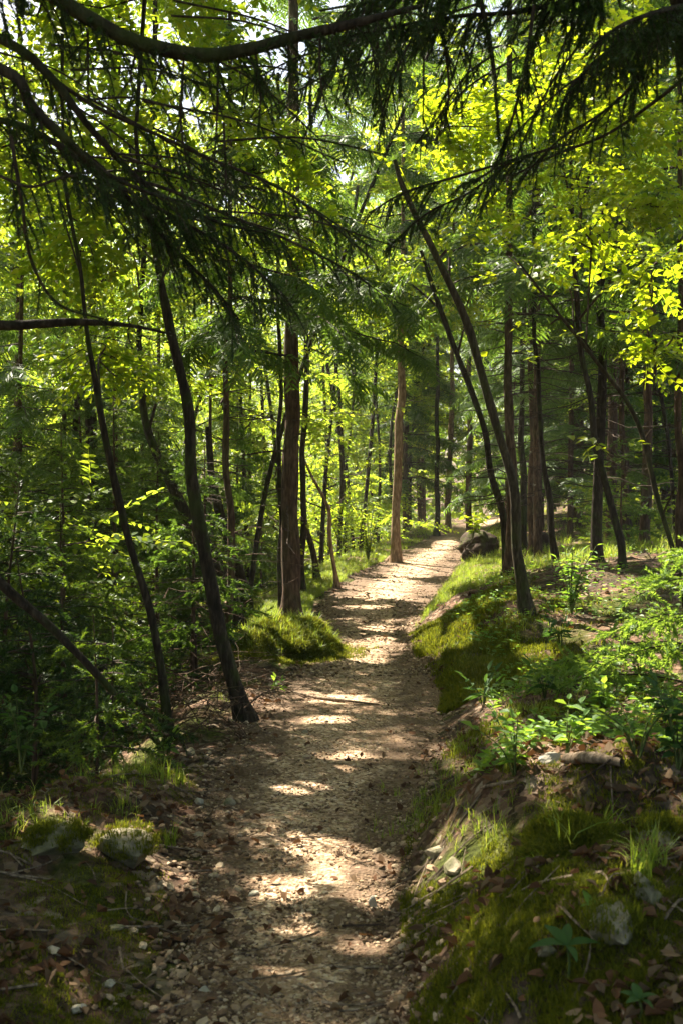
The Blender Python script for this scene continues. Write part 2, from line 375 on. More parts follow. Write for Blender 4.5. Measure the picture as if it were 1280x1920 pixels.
def stone_mat(name, cols, moss=0):
    m, nt, b, out = nmat(name)
    g = nt.nodes.new('ShaderNodeNewGeometry'); v = coord(nt)
    c = ramp(nt, g.outputs['Random Per Island'], [(k / (len(cols) - 1), cols[k]) for k in range(len(cols))])
    n = noise(nt, 30, 6, v); c = mixc(nt, .75, c, ramp(nt, n, [(.3, (.45,) * 3), (.7, (1.1,) * 3)]), 'MULTIPLY')
    if moss: c = mixc(nt, ramp(nt, noise(nt, 5, 5, v), [(.5, (0, 0, 0)), (.58, (moss,) * 3)]), c, (.06, .075, .012))
    nt.links.new(c, b.inputs['Base Color']); b.inputs['Roughness'].default_value = .85; b.inputs['Specular IOR Level'].default_value = .2
    bump(nt, b, n, .6, .02)
    return m
M['ground'] = ground_mat(); M['gravel'] = gravel_mat()
M['pebble'] = stone_mat('pebble_stone', [(.09, .057, .034), (.19, .122, .07), (.30, .20, .12), (.38, .27, .165), (.55, .43, .29)])
M['rock'] = stone_mat('limestone', [(.28, .235, .16), (.33, .28, .19)], .55)
M['pale_rock'] = stone_mat('pale_limestone', [(.40, .35, .27), (.48, .43, .34)], .3)
M['earth'] = stone_mat('root_earth', [(.035, .022, .014), (.05, .03, .018)], .5)
M['mound'] = stone_mat('mossy_earth', [(.05, .055, .012), (.06, .06, .014)], .8)

# ------------------------------------------------------------------ ground and path
def grid(xs, ys, fz):
    X, Y = np.meshgrid(xs, ys); Z = fz(X, Y); ny, nx = X.shape
    i, j = np.meshgrid(np.arange(ny - 1), np.arange(nx - 1), indexing='ij')
    return np.stack([X, Y, Z], -1).reshape(-1, 3), np.stack([i * nx + j, i * nx + j + 1, (i + 1) * nx + j + 1, (i + 1) * nx + j], -1).reshape(-1, 4)
ys = np.concatenate([np.arange(-6, 1.5, .5), np.arange(1.5, 8, .045), np.arange(8, 16, .09), np.arange(16, 40, .3), np.geomspace(40, 260, 40)])
xs = np.concatenate([-np.geomspace(6, 200, 40)[::-1], np.arange(-5.9, -2, .12), np.arange(-2, 2.6, .045), np.arange(2.6, 6, .09), np.geomspace(6, 200, 50)])
mb = MB()
def gz(X, Y):
    l, r = path_lr(Y); inside = sstep(-.02, .06, np.minimum(X - l, r - X)); return hgt(X, Y) - .035 * inside
mb.add(*grid(xs, ys, gz))
tag(mb.build('ground', M['ground'], smooth=True), 'forest floor of brown leaf litter, soil and moss rising to one side', 'ground', kind='structure')
yp = np.concatenate([np.arange(-2, 2, .2), np.arange(2, 12, .05), np.arange(12, 45, .2)])
l, r = path_lr(yp); NX = 26
t = np.linspace(0, 1, NX)
L_ = l - .10 + .10 * fbm(yp * 2.2, yp * 0, 51); R_ = r + .10 + .10 * fbm(yp * 2.0, yp * 0 + 9, 52)
X = L_[:, None] * (1 - t) + R_[:, None] * t; Y = np.repeat(yp[:, None], NX, 1)
Z = hgt(X, Y) + .006 + .012 * fbm(X * 9, Y * 9, 61) - .035 * (np.abs(t * 2 - 1) ** 12)[None]
i, j = np.meshgrid(np.arange(len(yp) - 1), np.arange(NX - 1), indexing='ij')
mb = MB(); mb.add(np.stack([X, Y, Z], -1).reshape(-1, 3), np.stack([i * NX + j, i * NX + j + 1, (i + 1) * NX + j + 1, (i + 1) * NX + j], -1).reshape(-1, 4))
po = mb.build('path', M['gravel'], smooth=True); at_ = po.data.attributes.new('verge', 'FLOAT', 'POINT'); at_.data.foreach_set('value', (np.abs(t * 2 - 1)[None] + 0 * X).ravel().astype(np.float32))
tag(po, 'narrow gravel footpath winding through the wood', 'path', kind='structure')

ICO = None
def ico(sub):
    import bmesh
    b = bmesh.new(); bmesh.ops.create_icosphere(b, subdivisions=sub, radius=1); b.verts.ensure_lookup_table()
    V = np.array([v.co[:] for v in b.verts]); F_ = np.array([[v.index for v in f.verts] for f in b.faces]); b.free(); return V, F_
I1, I2, I3, I4 = ico(1), ico(2), ico(3), ico(4)
def pebble_tpl(seed):
    r = np.random.default_rng(seed); V = I1[0] * r.uniform(.7, 1.2, (len(I1[0]), 1)); V = V * np.array([1.15, .9, .62]); return V, [I1[1]]
PEB = [pebble_tpl(s) for s in range(8)]
def rot_rand(n, tilt=.4):
    a = R.uniform(0, 6.283, n); X = np.stack([np.cos(a), np.sin(a), R.uniform(-tilt, tilt, n)], -1)
    return frames(X, roll=R.uniform(-tilt, tilt, n))
def scatter_path(n, d0, d1, wid, smin, smax, pw=1.0):
    u = R.uniform(0, 1, n); D = 1 / (1 / d0 + (1 / d1 - 1 / d0) * u) if pw else R.uniform(d0, d1, n)
    l, r = path_lr(D); t = wid(n); x = l + (r - l) * t
    s = R.uniform(0, 1, n) ** 2.2 * (smax - smin) + smin
    return np.stack([x, D, hgt(x, D) + .004 + s * .25], -1), s
mb = MB()
def put_pebbles(P, s):
    k = R.integers(0, len(PEB), len(P))
    for i in range(len(PEB)):
        q = k == i; mb.inst(PEB[i], rot_rand(q.sum()) * s[q][:, None, None], P[q])
put_pebbles(*scatter_path(19000, 2.4, 11, lambda n: R.uniform(-.08, 1.1, n), .0035, .011))
put_pebbles(*scatter_path(2000, 2.4, 11, lambda n: np.where(R.uniform(0, 1, n) < .62, R.normal(-.02, .16, n), R.normal(1.05, .12, n)), .007, .024))
put_pebbles(*scatter_path(4500, 9, 26, lambda n: R.uniform(-.05, 1.05, n), .008, .022))
tag(mb.build('gravel', M['pebble']), 'loose tan gravel and small stones strewn over the path', 'gravel', kind='stuff')

def on_ground(n, box, dens=None):
    """random ground points inside pixel box, even in the picture"""
    x0, y0, x1, y1 = box; out = []
    px = R.uniform(x0, x1, n); py = R.uniform(y0, y1, n)
    return np.array([hit(a, b) for a, b in zip(px, py)])
def ground_pts(n, d0, d1, xf):
    u = R.uniform(0, 1, n); D = 1 / (1 / d0 + (1 / d1 - 1 / d0) * u); x = xf(D, n); return np.stack([x, D, hgt(x, D)], -1)
def fov(D, n): return R.uniform(-.36, .36, n) * D
# fallen leaves
LITTER = [leaf_tpl(.044, .026, .9, -.2), leaf_tpl(.038, .022, -.7, .4), leaf_tpl(.052, .03, 1.1, .3), leaf_tpl(.04, .028, .5, -.5)]
mb = MB()
P = ground_pts(15000, 2.3, 16, fov); l, r = path_lr(P[:, 1])
ins = (P[:, 0] > l + .12) & (P[:, 0] < r - .05)
clump = vnoise(P[:, 0] * 2, P[:, 1] * 2, 91)
keep = (~ins & (clump > np.where(P[:, 0] > r, .58, .48)) & (R.uniform(0, 1, len(P)) < np.interp(P[:, 1], [2, 5], [.4, 1]))) | (R.uniform(0, 1, len(P)) < .10)
P = P[keep]; P[:, 2] += R.uniform(.004, .022, len(P))
k = R.integers(0, 4, len(P))
for i in range(4):
    q = k == i; mb.inst(LITTER[i], rot_rand(q.sum(), .5) * R.uniform(.6, 1.2, (q.sum(), 1, 1)), P[q])
tag(mb.build('leaf_litter', M['dead_leaf']), 'dry brown fallen leaves scattered over the forest floor', 'fallen leaves', kind='stuff')
# twigs lying about
mb = MB()
for p in ground_pts(260, 2.4, 12, fov):
    a = R.uniform(0, 6.28); L = R.uniform(.08, .4); d = np.array([math.cos(a), math.sin(a), 0]) * L; m_ = p + d * .5 + R.normal(0, .02, 3); e = p + d
    for q in (m_, e): q[2] = hgt(q[0], q[1]) + .012
    p = p + [0, 0, .01]; tube(mb, smooth_path([p, m_, e], 6), np.linspace(.005, .002, 6) * R.uniform(.6, 1.3), 4)
tag(mb.build('twig_litter', M['deadwood']), 'thin dead twigs lying among the leaves', 'twigs', kind='stuff')

# grass and moss
def tufts(mb, tpls, P, s0, s1, mat=0):
    k = R.integers(0, len(tpls), len(P))
    for i in range(len(tpls)):
        q = k == i; n = q.sum(); a = R.uniform(0, 6.28, n); c, s = np.cos(a), np.sin(a); z = np.zeros(n); o = np.ones(n)
        mb.inst(tpls[i], np.stack([np.stack([c, -s, z], -1), np.stack([s, c, z], -1), np.stack([z, z, o], -1)], 1) * R.uniform(s0, s1, (n, 1, 1)), P[q], mat)
mb = MB()
P = ground_pts(9000, 12, 34, lambda D, n: path_lr(D)[0] - np.abs(R.normal(0, .6, n)) - .12); P = P[R.uniform(0, 1, len(P)) < np.interp(P[:, 1], [18, 26], [1, .45])]; tufts(mb, GRASS, P, .25, .7)
P = ground_pts(5000, 12, 34, lambda D, n: path_lr(D)[1] + np.abs(R.normal(0, .6, n)) + .12); P = P[R.uniform(0, 1, len(P)) < np.interp(P[:, 1], [18, 26], [1, .5])]; tufts(mb, GRASS, P, .25, .7)
P = ground_pts(1500, 4.5, 12, lambda D, n: path_lr(D)[1] + np.abs(R.normal(0.15, .8, n)) + .05); P = P[vnoise(P[:, 0] * 2.6, P[:, 1] * 2.6, 15) > .6]; tufts(mb, GRASS, P, .25, .6)
P = ground_pts(500, 4.4, 8, lambda D, n: path_lr(D)[0] - .1 - np.abs(R.normal(.1, .6, n))); P = P[vnoise(P[:, 0] * 2.6, P[:, 1] * 2.6, 16) > .6]; tufts(mb, GRASS, P, .3, .6)
P = ground_pts(7000, 13, 40, lambda D, n: R.uniform(-.1, .36, n) * D + 1.5); l, r = path_lr(P[:, 1]); P = P[(P[:, 0] < l - .3) | (P[:, 0] > r + .25)]; P = P[vnoise(P[:, 0] * .8, P[:, 1] * .8, 17) > .45]; tufts(mb, GRASS, P, .5, 1.2)
for (x, y, n, sp, s0, s1) in [(335, 1470, 9, 16, .5, .9), (250, 1520, 12, 30, .35, .6), (315, 1590, 6, 10, .4, .7), (760, 1560, 18, 30, .3, .55), (800, 1500, 26, 40, .3, .55), (1210, 1640, 14, 18, .6, .9), (860, 1455, 16, 40, .3, .6), (1000, 1540, 14, 60, .3, .5), (880, 1560, 26, 40, .25, .5)]:
    P = np.array([hit(x + R.normal(0, sp), y + R.normal(0, sp * .35)) for _ in range(n)]); tufts(mb, GRASS, P, s0, s1)
tag(mb.build('grass', M['grass']), 'green grass growing along both verges of the path', 'grass', kind='stuff')
mb = MB()
P = ground_pts(42000, 2.3, 5.2, lambda D, n: path_lr(D)[1] + .05 + np.abs(R.normal(0, .55, n))); P = P[fbm(P[:, 0] * 2.3, P[:, 1] * 2.3, 23) + .5 * fbm(P[:, 0] * 9, P[:, 1] * 9, 25) + R.normal(0, .10, len(P)) > .0]; P[:, 2] -= .012; tufts(mb, MOSS, P, .25, .75)
P = ground_pts(15000, 7.6, 11.5, lambda D, n: path_lr(D)[1] + .02 + np.abs(R.normal(0, .5, n))); P = P[fbm(P[:, 0] * 1.9, P[:, 1] * 1.9, 26) + R.normal(0, .12, len(P)) > -.08]; P[:, 2] -= .01; tufts(mb, MOSS, P, .6, 1.4)
P = ground_pts(9000, 5, 8, lambda D, n: path_lr(D)[1] + .1 + np.abs(R.normal(0, .9, n))); P = P[fbm(P[:, 0] * 1.9, P[:, 1] * 1.9, 27) + R.normal(0, .1, len(P)) > .12]; P[:, 2] -= .01; tufts(mb, MOSS, P, .4, 1.0)
P = ground_pts(30000, 2.3, 6.5, lambda D, n: path_lr(D)[0] - .12 - np.abs(R.normal(0, .8, n))); P = P[fbm(P[:, 0] * 2.3, P[:, 1] * 2.3, 24) + .5 * fbm(P[:, 0] * 9, P[:, 1] * 9, 28) + R.normal(0, .10, len(P)) > -.18]; P[:, 2] -= .012; tufts(mb, MOSS, P, .25, .7)
tag(mb.build('moss', M['moss']), 'low green moss creeping over the banks', 'moss', kind='stuff')

# mounds: an earthen hump with its moss
def hump(name, label, px, py, D, rx, ry, rz, seed, ntuft, grass=0, sc=(.4, 1.0)):
    c = hit(px, py); q = c[1] / D; rx, ry, rz = rx * q, ry * q, rz * q; c[1] += ry * .4; c[2] = hgt(c[0], c[1]) - .25 * rz
    V = I4[0].copy(); ang = np.arctan2(V[:, 1], V[:, 0])
    k = 1 + .30 * fbm(V[:, 0] * 2.2 + seed, V[:, 1] * 2.2 + V[:, 2] * 1.7, seed) + .10 * fbm(V[:, 0] * 7 + seed, V[:, 1] * 7 + V[:, 2] * 5, seed + 5)
    V = V * k[:, None] * np.array([rx, ry, rz])
    o = thing(name, label, 'mound', c)
    mb = MB(); mb.add(V + c, I4[1]); mb.build('earth_body', M['mound'], o, True)
    up = np.nonzero(V[:, 2] > -.05 * rz)[0]; F_ = I4[1]; tri = F_[np.isin(F_, up).all(1)]
    ar = np.linalg.norm(np.cross(V[tri[:, 1]] - V[tri[:, 0]], V[tri[:, 2]] - V[tri[:, 0]]), axis=1); pk = R.choice(len(tri), ntuft + grass, p=ar / ar.sum())
    w = R.dirichlet((1, 1, 1), len(pk)); P = (V[tri[pk]] * w[..., None]).sum(1); N = unit(P / np.array([rx, ry, rz]) ** 2 * rx * ry)
    def put(mb, tp, sel, s0, s1, lean):
        up_ = unit(N[sel] * (1 - lean) + np.array([0, 0, 1]) * lean); a = unit(np.cross(up_, R.normal(0, 1, up_.shape))); b = np.cross(up_, a)
        Mx = np.stack([a, b, up_], -1) * R.uniform(s0, s1, (len(up_), 1, 1)); kk = R.integers(0, len(tp), len(up_))
        for i in range(len(tp)): mb.inst(tp[i], Mx[kk == i], (P[sel] + c - N[sel] * .006)[kk == i])
    mb = MB(); put(mb, MOSS, slice(0, ntuft), *sc, .3); ang = R.uniform(0, 6.283, ntuft // 3); rr = 1 + np.abs(R.normal(0, .22, len(ang))); Q = np.stack([c[0] + np.cos(ang) * rx * rr, c[1] + np.sin(ang) * ry * rr, ang * 0], -1); Q[:, 2] = hgt(Q[:, 0], Q[:, 1]) - .006; tufts(mb, MOSS, Q, *sc); m_ = mb.build('moss_cover', M['moss'], o); m_['kind'] = 'stuff'
    if grass:
        mb = MB(); put(mb, GRASS, slice(ntuft, ntuft + grass), .35, .8, .5); g_ = mb.build('grass_cover', M['grass'], o); g_['kind'] = 'stuff'
    return o
hump('grassy_mound', 'round bright green mound of grass and moss at the foot of the thick dark spruce', 528, 1225, 10.2, .52, .5, .34, 3, 6500, 450, (.6, 1.3))
hump('mossy_mound', 'long moss cushion arching between fallen leaves above the jagged grey rock', 1080, 1600, 4.25, .19, .13, .12, 16, 2600, 6, (.3, .8))

# rocks
def rock(name, label, px, py, D, size, seed, mat='rock', sink=.35, rot=0, jag=.35, moss=0, part_label=None):
    c = hit(px, py); size = np.array(size) * c[1] / D; c[2] = hgt(c[0], c[1]) + size[2] * (1 - 2 * sink) * .5
    r = np.random.default_rng(seed); V = I3[0].copy()
    for _ in range(11):
        n = unit(r.normal(0, 1, 3)); d = r.uniform(.45, .85); s = V @ n; V = V - np.outer(np.maximum(s - d, 0), n)
    V = V * (1 + jag * .5 * fbm(V[:, 0] * 3 + seed, V[:, 1] * 3 + V[:, 2] * 2.1, seed))[:, None]
    V = V * np.array(size); a = rot; V = V @ np.array([[math.cos(a), -math.sin(a), 0], [math.sin(a), math.cos(a), 0], [0, 0, 1]]).T
    mb = MB(); mb.add(V + c, I3[1])
    if not moss: return tag(mb.build(name, M[mat]), label, 'rock')
    o = thing(name, label, 'rock', c); mb.build('stone_body', M[mat], o)
    up = np.nonzero((V[:, 2] > .1 * size[2]) & (vnoise(V[:, 0] * 6 / size[0] * .3 + seed, V[:, 1] * 6, 5) > .45))[0]
    P = V[R.choice(up, moss)] + R.normal(0, .012, (moss, 3)) + c; mb = MB(); tufts(mb, MOSS, P, .25, .7); m_ = mb.build('moss_cover', M['moss'], o); m_['kind'] = 'stuff'
    return o
for q in ((112, 1575), (240, 1590)): lit_pt(hit(*q) + [0, .06, .14], .19, .18)
rock('boulder', 'flat topped limestone boulder with moss below, the one farther from the path', 112, 1590, 4.75, (.16, .13, .09), 2, 'rock', .3, moss=420, rot=.2)
rock('boulder', 'flat topped limestone boulder beside grass blades, the one nearer the path', 240, 1610, 4.55, (.16, .13, .10), 5, 'rock', .3, moss=240, rot=-.35)
rock('boulder', 'jagged upright grey limestone rock behind the five leaved plant', 1150, 1760, 3.55, (.085, .07, .10), 9, 'rock', .3, .4, .8, moss=90)
rock('boulder', 'small pale broken rock half hidden by the large leaves of the five leaved plant', 1020, 1790, 3.6, (.045, .045, .05), 31, 'rock', .3)
rock('boulder', 'low mossy rock with a bare pale top at the picture edge', 1235, 1570, 4.3, (.14, .10, .07), 11, 'rock', .35, moss=300)
rock('boulder', 'upright rock with grass drooping over its top near the picture edge', 1205, 1680, 3.9, (.07, .06, .09), 13, 'rock', .3, moss=50)
rock('stone', 'white sunlit stone beside the pale fallen wood', 1040, 1428, 5.6, (.10, .05, .035), 15, 'pale_rock', .2)
rock('stone', 'pale pointed stone sticking out of the gravel near the mossy bank', 700, 1705, 4.1, (.022, .018, .035), 17, 'pale_rock', .2)
for q in [(375, 1510, 'pale stone among brown leaves on the shady edge of the path, the upper one', .05), (368, 1570, 'pale stone among brown leaves on the shady edge of the path, the lower one', .04), (430, 1510, 'flat stone at the path edge beside two others and red leaves', .045),
          (475, 1680, 'white lump of stone in the sunny patch near the grey edge', .03), (218, 1745, 'small bare stone sitting on dark moss below the flat rocks', .035), (103, 1790, 'pale pebble half sunk in dark moss close to the corner', .035),
          (385, 1865, 'round stone at the dark gravel border', .028), (205, 1850, 'pale round stone on dark soil near the gravel border', .028), (145, 1905, 'pale stone at the bottom margin on dark mossy soil', .032),
          (360, 1415, 'grey stone beside the sunlit grass tuft', .05), (570, 1376, 'single white stone on the brown gravel below the fallen stick', .035), (850, 1630, 'white stone on the sunlit bank', .06), (820, 1600, 'tan stone on the sunlit bank among grass', .06)]:
    p = hit(q[0], q[1]); s = q[3] * .75; rock('stone', q[2], q[0], q[1], p[1], (s * 1.2, s, s * .75), q[0], 'pale_rock' if q[0] % 2 else 'rock', .25, q[0])

# upturned root clods
def clod(label, px, py, D, rx, ry, rz, seed):
    c = at(px, py, D); c[2] = hgt(c[0], c[1]) + rz * .55
    V = I4[0].copy(); k = 1 + .3 * fbm(V[:, 0] * 2 + seed, V[:, 1] * 2 + V[:, 2] * 2.3, seed) + .10 * fbm(V[:, 0] * 7 + seed, V[:, 1] * 6 + V[:, 2] * 7, seed + 3)
    V = V * k[:, None] * np.array([rx, ry, rz])
    o = thing('root_clod', label, 'root clod', c); mb = MB(); mb.add(V + c, I4[1]); mb.build('earth_body', M['earth'], o, True)
    mb = MB()
    for i in range(22):
        q = V[R.integers(0, len(V))]; e = q * R.uniform(1.1, 1.3) + R.normal(0, .1, 3); tube(mb, smooth_path([q * .8, q * 1.1, e], 6) + c, np.linspace(.012, .003, 6), 4)
    f = mb.build('root_fringe', M['twig'], o); f['kind'] = 'stuff'; return o
clod('upturned clod of reddish earth and roots at the bend of the path', 898, 1025, 20, .37, .36, .30, 4)
clod('dark upturned root clod behind the spruce trunks, farther up the bank', 1012, 1020, 19, .26, .25, .2, 14)

# ------------------------------------------------------------------ trees
def trunk_px(pts, ws, D, base_on_ground=True, dy=0, n=40):
    """pixel polyline from the foot up -> points and radii"""
    D = min(D, hit(*pts[0])[1])
    P = np.array([at(x, y, D + dy * k / max(len(pts) - 1, 1)) for k, (x, y) in enumerate(pts)])
    if base_on_ground:
        P = np.concatenate([P[:1] * [1, 1, 0] + [[0, 0, hgt(P[0][0], P[0][1]) - .12]], P]) if P[0][2] - hgt(P[0][0], P[0][1]) > .03 else P
        P[0][2] = min(P[0][2], hgt(P[0][0], P[0][1]) - .12)
        if len(P) > len(pts): ws = [ws[0]] + list(ws)
    rad = np.interp(np.linspace(0, len(P) - 1, n), np.arange(len(P)), np.array(ws) * .5 * D / F)
    Q = smooth_path(P, n); hh = np.maximum(Q[:, 2] - hgt(P[0][0], P[0][1]), 0); rad = rad * (1 + .75 * np.exp(-hh / .11)) * (1 + .10 * (2 * vnoise(hh * 3.3 + pts[0][0], hh * 0, 41) - 1))
    Q[:, 0] += np.minimum(hh, .6) * .05 * (2 * vnoise(hh * 1.9 + pts[0][0] * 1.7, hh * 0, 42) - 1)
    return Q, rad
def limb(mb, p0, d, L, r0, droop=.0, k=5, n=9, wob=.06, rise=0):
    t = np.linspace(0, 1, n)[:, None]
    P = p0 + unit(d) * L * t + np.array([0, 0, 1]) * (rise * L * t ** 2 - droop * L * t ** 2) + np.cumsum(R.normal(0, wob * L / n, (n, 3)), 0) * (t > 0)
    tube(mb, P, r0 * (1 - .8 * t[:, 0]), k); return P
def crown_sprays(centres, dirs, tpls, mat, s0=.8, s1=1.2, filt=True, thr=.8, droop=.25, roll=.45):
    """leaf twigs at CENTRES pointing along DIRS"""
    P = np.asarray(centres); d = np.asarray(dirs).copy(); d[:, 2] = d[:, 2] * .5 - droop * R.uniform(.2, 1.6, len(d))
    mb = MB(); k = R.integers(0, len(tpls), len(P)); Mx = frames(d, roll=R.normal(0, roll, len(P))) * R.uniform(s0, s1, (len(P), 1, 1))
    for i in range(len(tpls)): mb.inst(tpls[i], Mx[k == i], P[k == i])
    return mb.cull(thr) if filt else mb
def leafy_branches(wood, T, rad, t0, nb, Lr, tpls_n, r=None, up=.45, az=None):
    """limbs from the trunk line T between height share t0 and the top; returns twig points and directions"""
    C, Dn = [], []; n = len(T)
    for b in range(nb):
        t = t0 + (1 - t0) * (b + R.uniform(0, 1)) / nb; i = min(int(t * (n - 1)), n - 1)
        a = R.uniform(0, 6.283) if az is None else R.normal(az, 1.0)
        d = np.array([math.cos(a), math.sin(a), up + R.normal(0, .2)]); L = R.uniform(*Lr) * (1.15 - .55 * (t - t0) / (1 - t0 + 1e-6))
        P = limb(wood, T[i], d, L, max(rad[i] * .45, .008), droop=.25, wob=.25)
        for j in range(tpls_n):
            u = R.uniform(.25, 1) * (len(P) - 1); k = int(min(u, len(P) - 2)); p = P[k] + (P[k + 1] - P[k]) * (u - k)
            e = unit(R.normal(0, 1, 3) * [1, 1, .55] + unit(d) * .6); off = R.uniform(.05, .30) * L
            if j % 5 == 0: tube(wood, smooth_path([p, p + e * off * .5 + [0, 0, .03], p + e * off], 5), np.linspace(.010, .003, 5) * (L / 2) ** .5, 3)
            C.append(p + e * off * R.uniform(.3, 1)); Dn.append(e)
    return np.array(C), np.array(Dn)
def blob_sprays(wood, blobs, T, rad, n_per):
    """limbs from the trunk line to each leafy cloud (centre, radii) and the twigs in it"""
    C, Dn = [], []
    for c, rr, n in blobs:
        c = np.asarray(c); i = int(np.argmin(np.linalg.norm(T - (c - [0, 0, .6]), axis=1)))
        m_ = (T[i] + c) / 2 + [0, 0, .15] + R.normal(0, .08, 3); tube(wood, smooth_path([T[i], m_, c], 12), np.linspace(min(rad[i] * .5, .03), .006, 12), 5)
        for q in range(max(5, n // 14)):
            e = c + unit(R.normal(0, 1, 3)) * rr * R.uniform(.5, .95); s = m_ + (c - m_) * R.uniform(.3, 1)
            P = smooth_path([s, (s + e) / 2 + R.normal(0, .06, 3), e], 8); tube(wood, P, np.linspace(.008, .003, 8), 4)
            for _ in range(9):
                u = P[R.integers(2, 8)]; dd = unit(R.normal(0, 1, 3) * [1, 1, .4] + unit(e - s) * .8); C.append(u + dd * R.uniform(0, .16)); Dn.append(dd)
        v = unit(R.normal(0, 1, (n, 3))) * R.uniform(0, 1, (n, 1)) ** .45 * np.asarray(rr); C += list(c + v); Dn += list(unit(R.normal(0, 1, (n, 3)) * [1, 1, .4] + v * .5))
    return np.array(C), np.array(Dn)
def pxblob(px, py, D, rpx, rpy, n, rd=None):
    return (at(px, py, D), np.array([rpx / F * D, rd or rpx / F * D, rpy / F * D]), n)
def stubs(mb, T, rad, z0, z1, n, L):
    for _ in range(n):
        z = R.uniform(z0, z1); i = int(np.argmin(np.abs(T[:, 2] - z))); a = R.uniform(0, 6.283)
        limb(mb, T[i], np.array([math.cos(a), math.sin(a), R.uniform(-.25, .2)]), R.uniform(*L), rad[i] * .14 + .002, .1, 3, 6, .2)
def needle_line(mb, P, tpls=BR, seg=.045, sc=1.0, filt=True):
    d = np.linalg.norm(np.diff(P, axis=0), axis=1); s = np.concatenate([[0], np.cumsum(d)]); n = max(1, int(s[-1] / seg)); u = (np.arange(n) + .2) * seg
    C = np.stack([np.interp(u, s, P[:, k]) for k in range(3)], -1); C2 = np.stack([np.interp(u + seg * .8, s, P[:, k]) for k in range(3)], -1)
    X = C2 - C; X[np.linalg.norm(X, axis=1) < 1e-6] = [0, 0, -1]
    mb.C.append(C); mb.X.append(X); mb.S.append(np.full(n, sc))
class NB(MB):
    """collects twig pieces, then lays the needles on them"""
    def __init__(self, tpls=BR): super().__init__(); self.C = []; self.X = []; self.S = []; self.t = tpls
    def finish(self, filt=True, thr=.8):
        C, X, Sx = np.concatenate(self.C), np.concatenate(self.X), np.concatenate(self.S)
        if filt: q = shade(C, thr); C, X, Sx = C[q], X[q], Sx[q]
        k = R.integers(0, len(self.t), len(C)); Mx = frames(X + R.normal(0, 1e-3, X.shape), (0.13, .2, 1), R.uniform(-3, 3, len(C))) * Sx[:, None, None]
        for i in range(len(self.t)): self.inst(self.t[i], Mx[k == i], C[k == i])
def spruce_branch(wood, nb, P, hang=(.1, .35), step=.05, side=.35, t0=.15, down=.6, sc=1.0, seg=.045, gap=.34):
    """needled side shoots along a limb P"""
    d = np.linalg.norm(np.diff(P, axis=0), axis=1); s = np.concatenate([[0], np.cumsum(d)]); L = s[-1]; u = L * t0
    while u < L:
        p = np.array([np.interp(u, s, P[:, k]) for k in range(3)]); q = np.array([np.interp(min(u + .05, L), s, P[:, k]) for k in range(3)]); fw = unit(q - p + 1e-6)
        if vnoise(u * 3.1 + P[0][0] * 9, P[0][2] * 5, 8) < gap: u += step; continue
        sd = unit(np.cross(fw, [0, 0, 1]) + 1e-6) * random.choice((-1, 1)); l = R.uniform(*hang) * (1.1 - .6 * u / L)
        e0 = unit(fw * R.uniform(.4, .9) + sd * R.uniform(.2, 1.0) * side / .35 - np.array([0, 0, down * R.uniform(.2, 1.2)]))
        t = np.linspace(0, 1, 7)[:, None]; Q = p + e0 * l * t - np.array([0, 0, 1]) * down * .45 * l * t ** 2
        tube(wood, Q, np.linspace(.0035, .0015, 7), 3); needle_line(nb, Q, sc=sc, seg=seg)
        for w in range(int(l / .06)):
            k = R.integers(1, 6); e1 = unit(e0 + unit(R.normal(0, 1, 3)) * .8 - [0, 0, .2 * down]); l2 = l * R.uniform(.25, .5); Q2 = Q[k] + e1 * l2 * t[:5] / t[4]; needle_line(nb, Q2, sc=sc * .95, seg=seg)
        u += step * R.uniform(.5, 1.6)
    needle_line(nb, P[int(len(P) * .6):], sc=sc, seg=seg)

# ---- lit places on trunks and leaf clouds
lit_pt(at(530, 1175, 10.4), .45); lit_pt(at(560, 1200, 10.0), .25)
for py in range(600, 1050, 30): lit_pt(at(748, py, 21.3), .26)
for py in (900, 960, 1020, 1070): lit_pt(at(975, py, 10.3), .14)
for px, py, D, rr in [(520, 1000, 12.9, .15), (560, 900, 12.9, .12), (955, 1000, 12.8, .2), (898, 1010, 20, .4), (870, 990, 19.5, .4), (1120, 450, 7, .45), (1000, 640, 7.5, .4), (1210, 520, 7.5, .4), (930, 560, 9, .4),
                      (1240, 640, 9, .5), (760, 280, 10, .7), (900, 250, 9, .8), (1000, 160, 9, .9), (850, 420, 9, .4), (600, 400, 12, .8), (1150, 1080, 6.4, .35), (1235, 1060, 6.3, .6), (1190, 1130, 6.2, .45), (180, 1225, 6.3, .2),
                      (100, 960, 8, .4), (70, 1010, 8, .3), (940, 830, 9, .3), (1080, 830, 9, .3), (200, 640, 10, .5), (260, 760, 12, .5), (80, 300, 12, 1.0), (620, 640, 16, .8), (450, 900, 16, .6), (680, 820, 24, 1.5), (200, 520, 14, .8), (100, 700, 12, .5)]:
    lit_pt(at(px, py, D), rr)

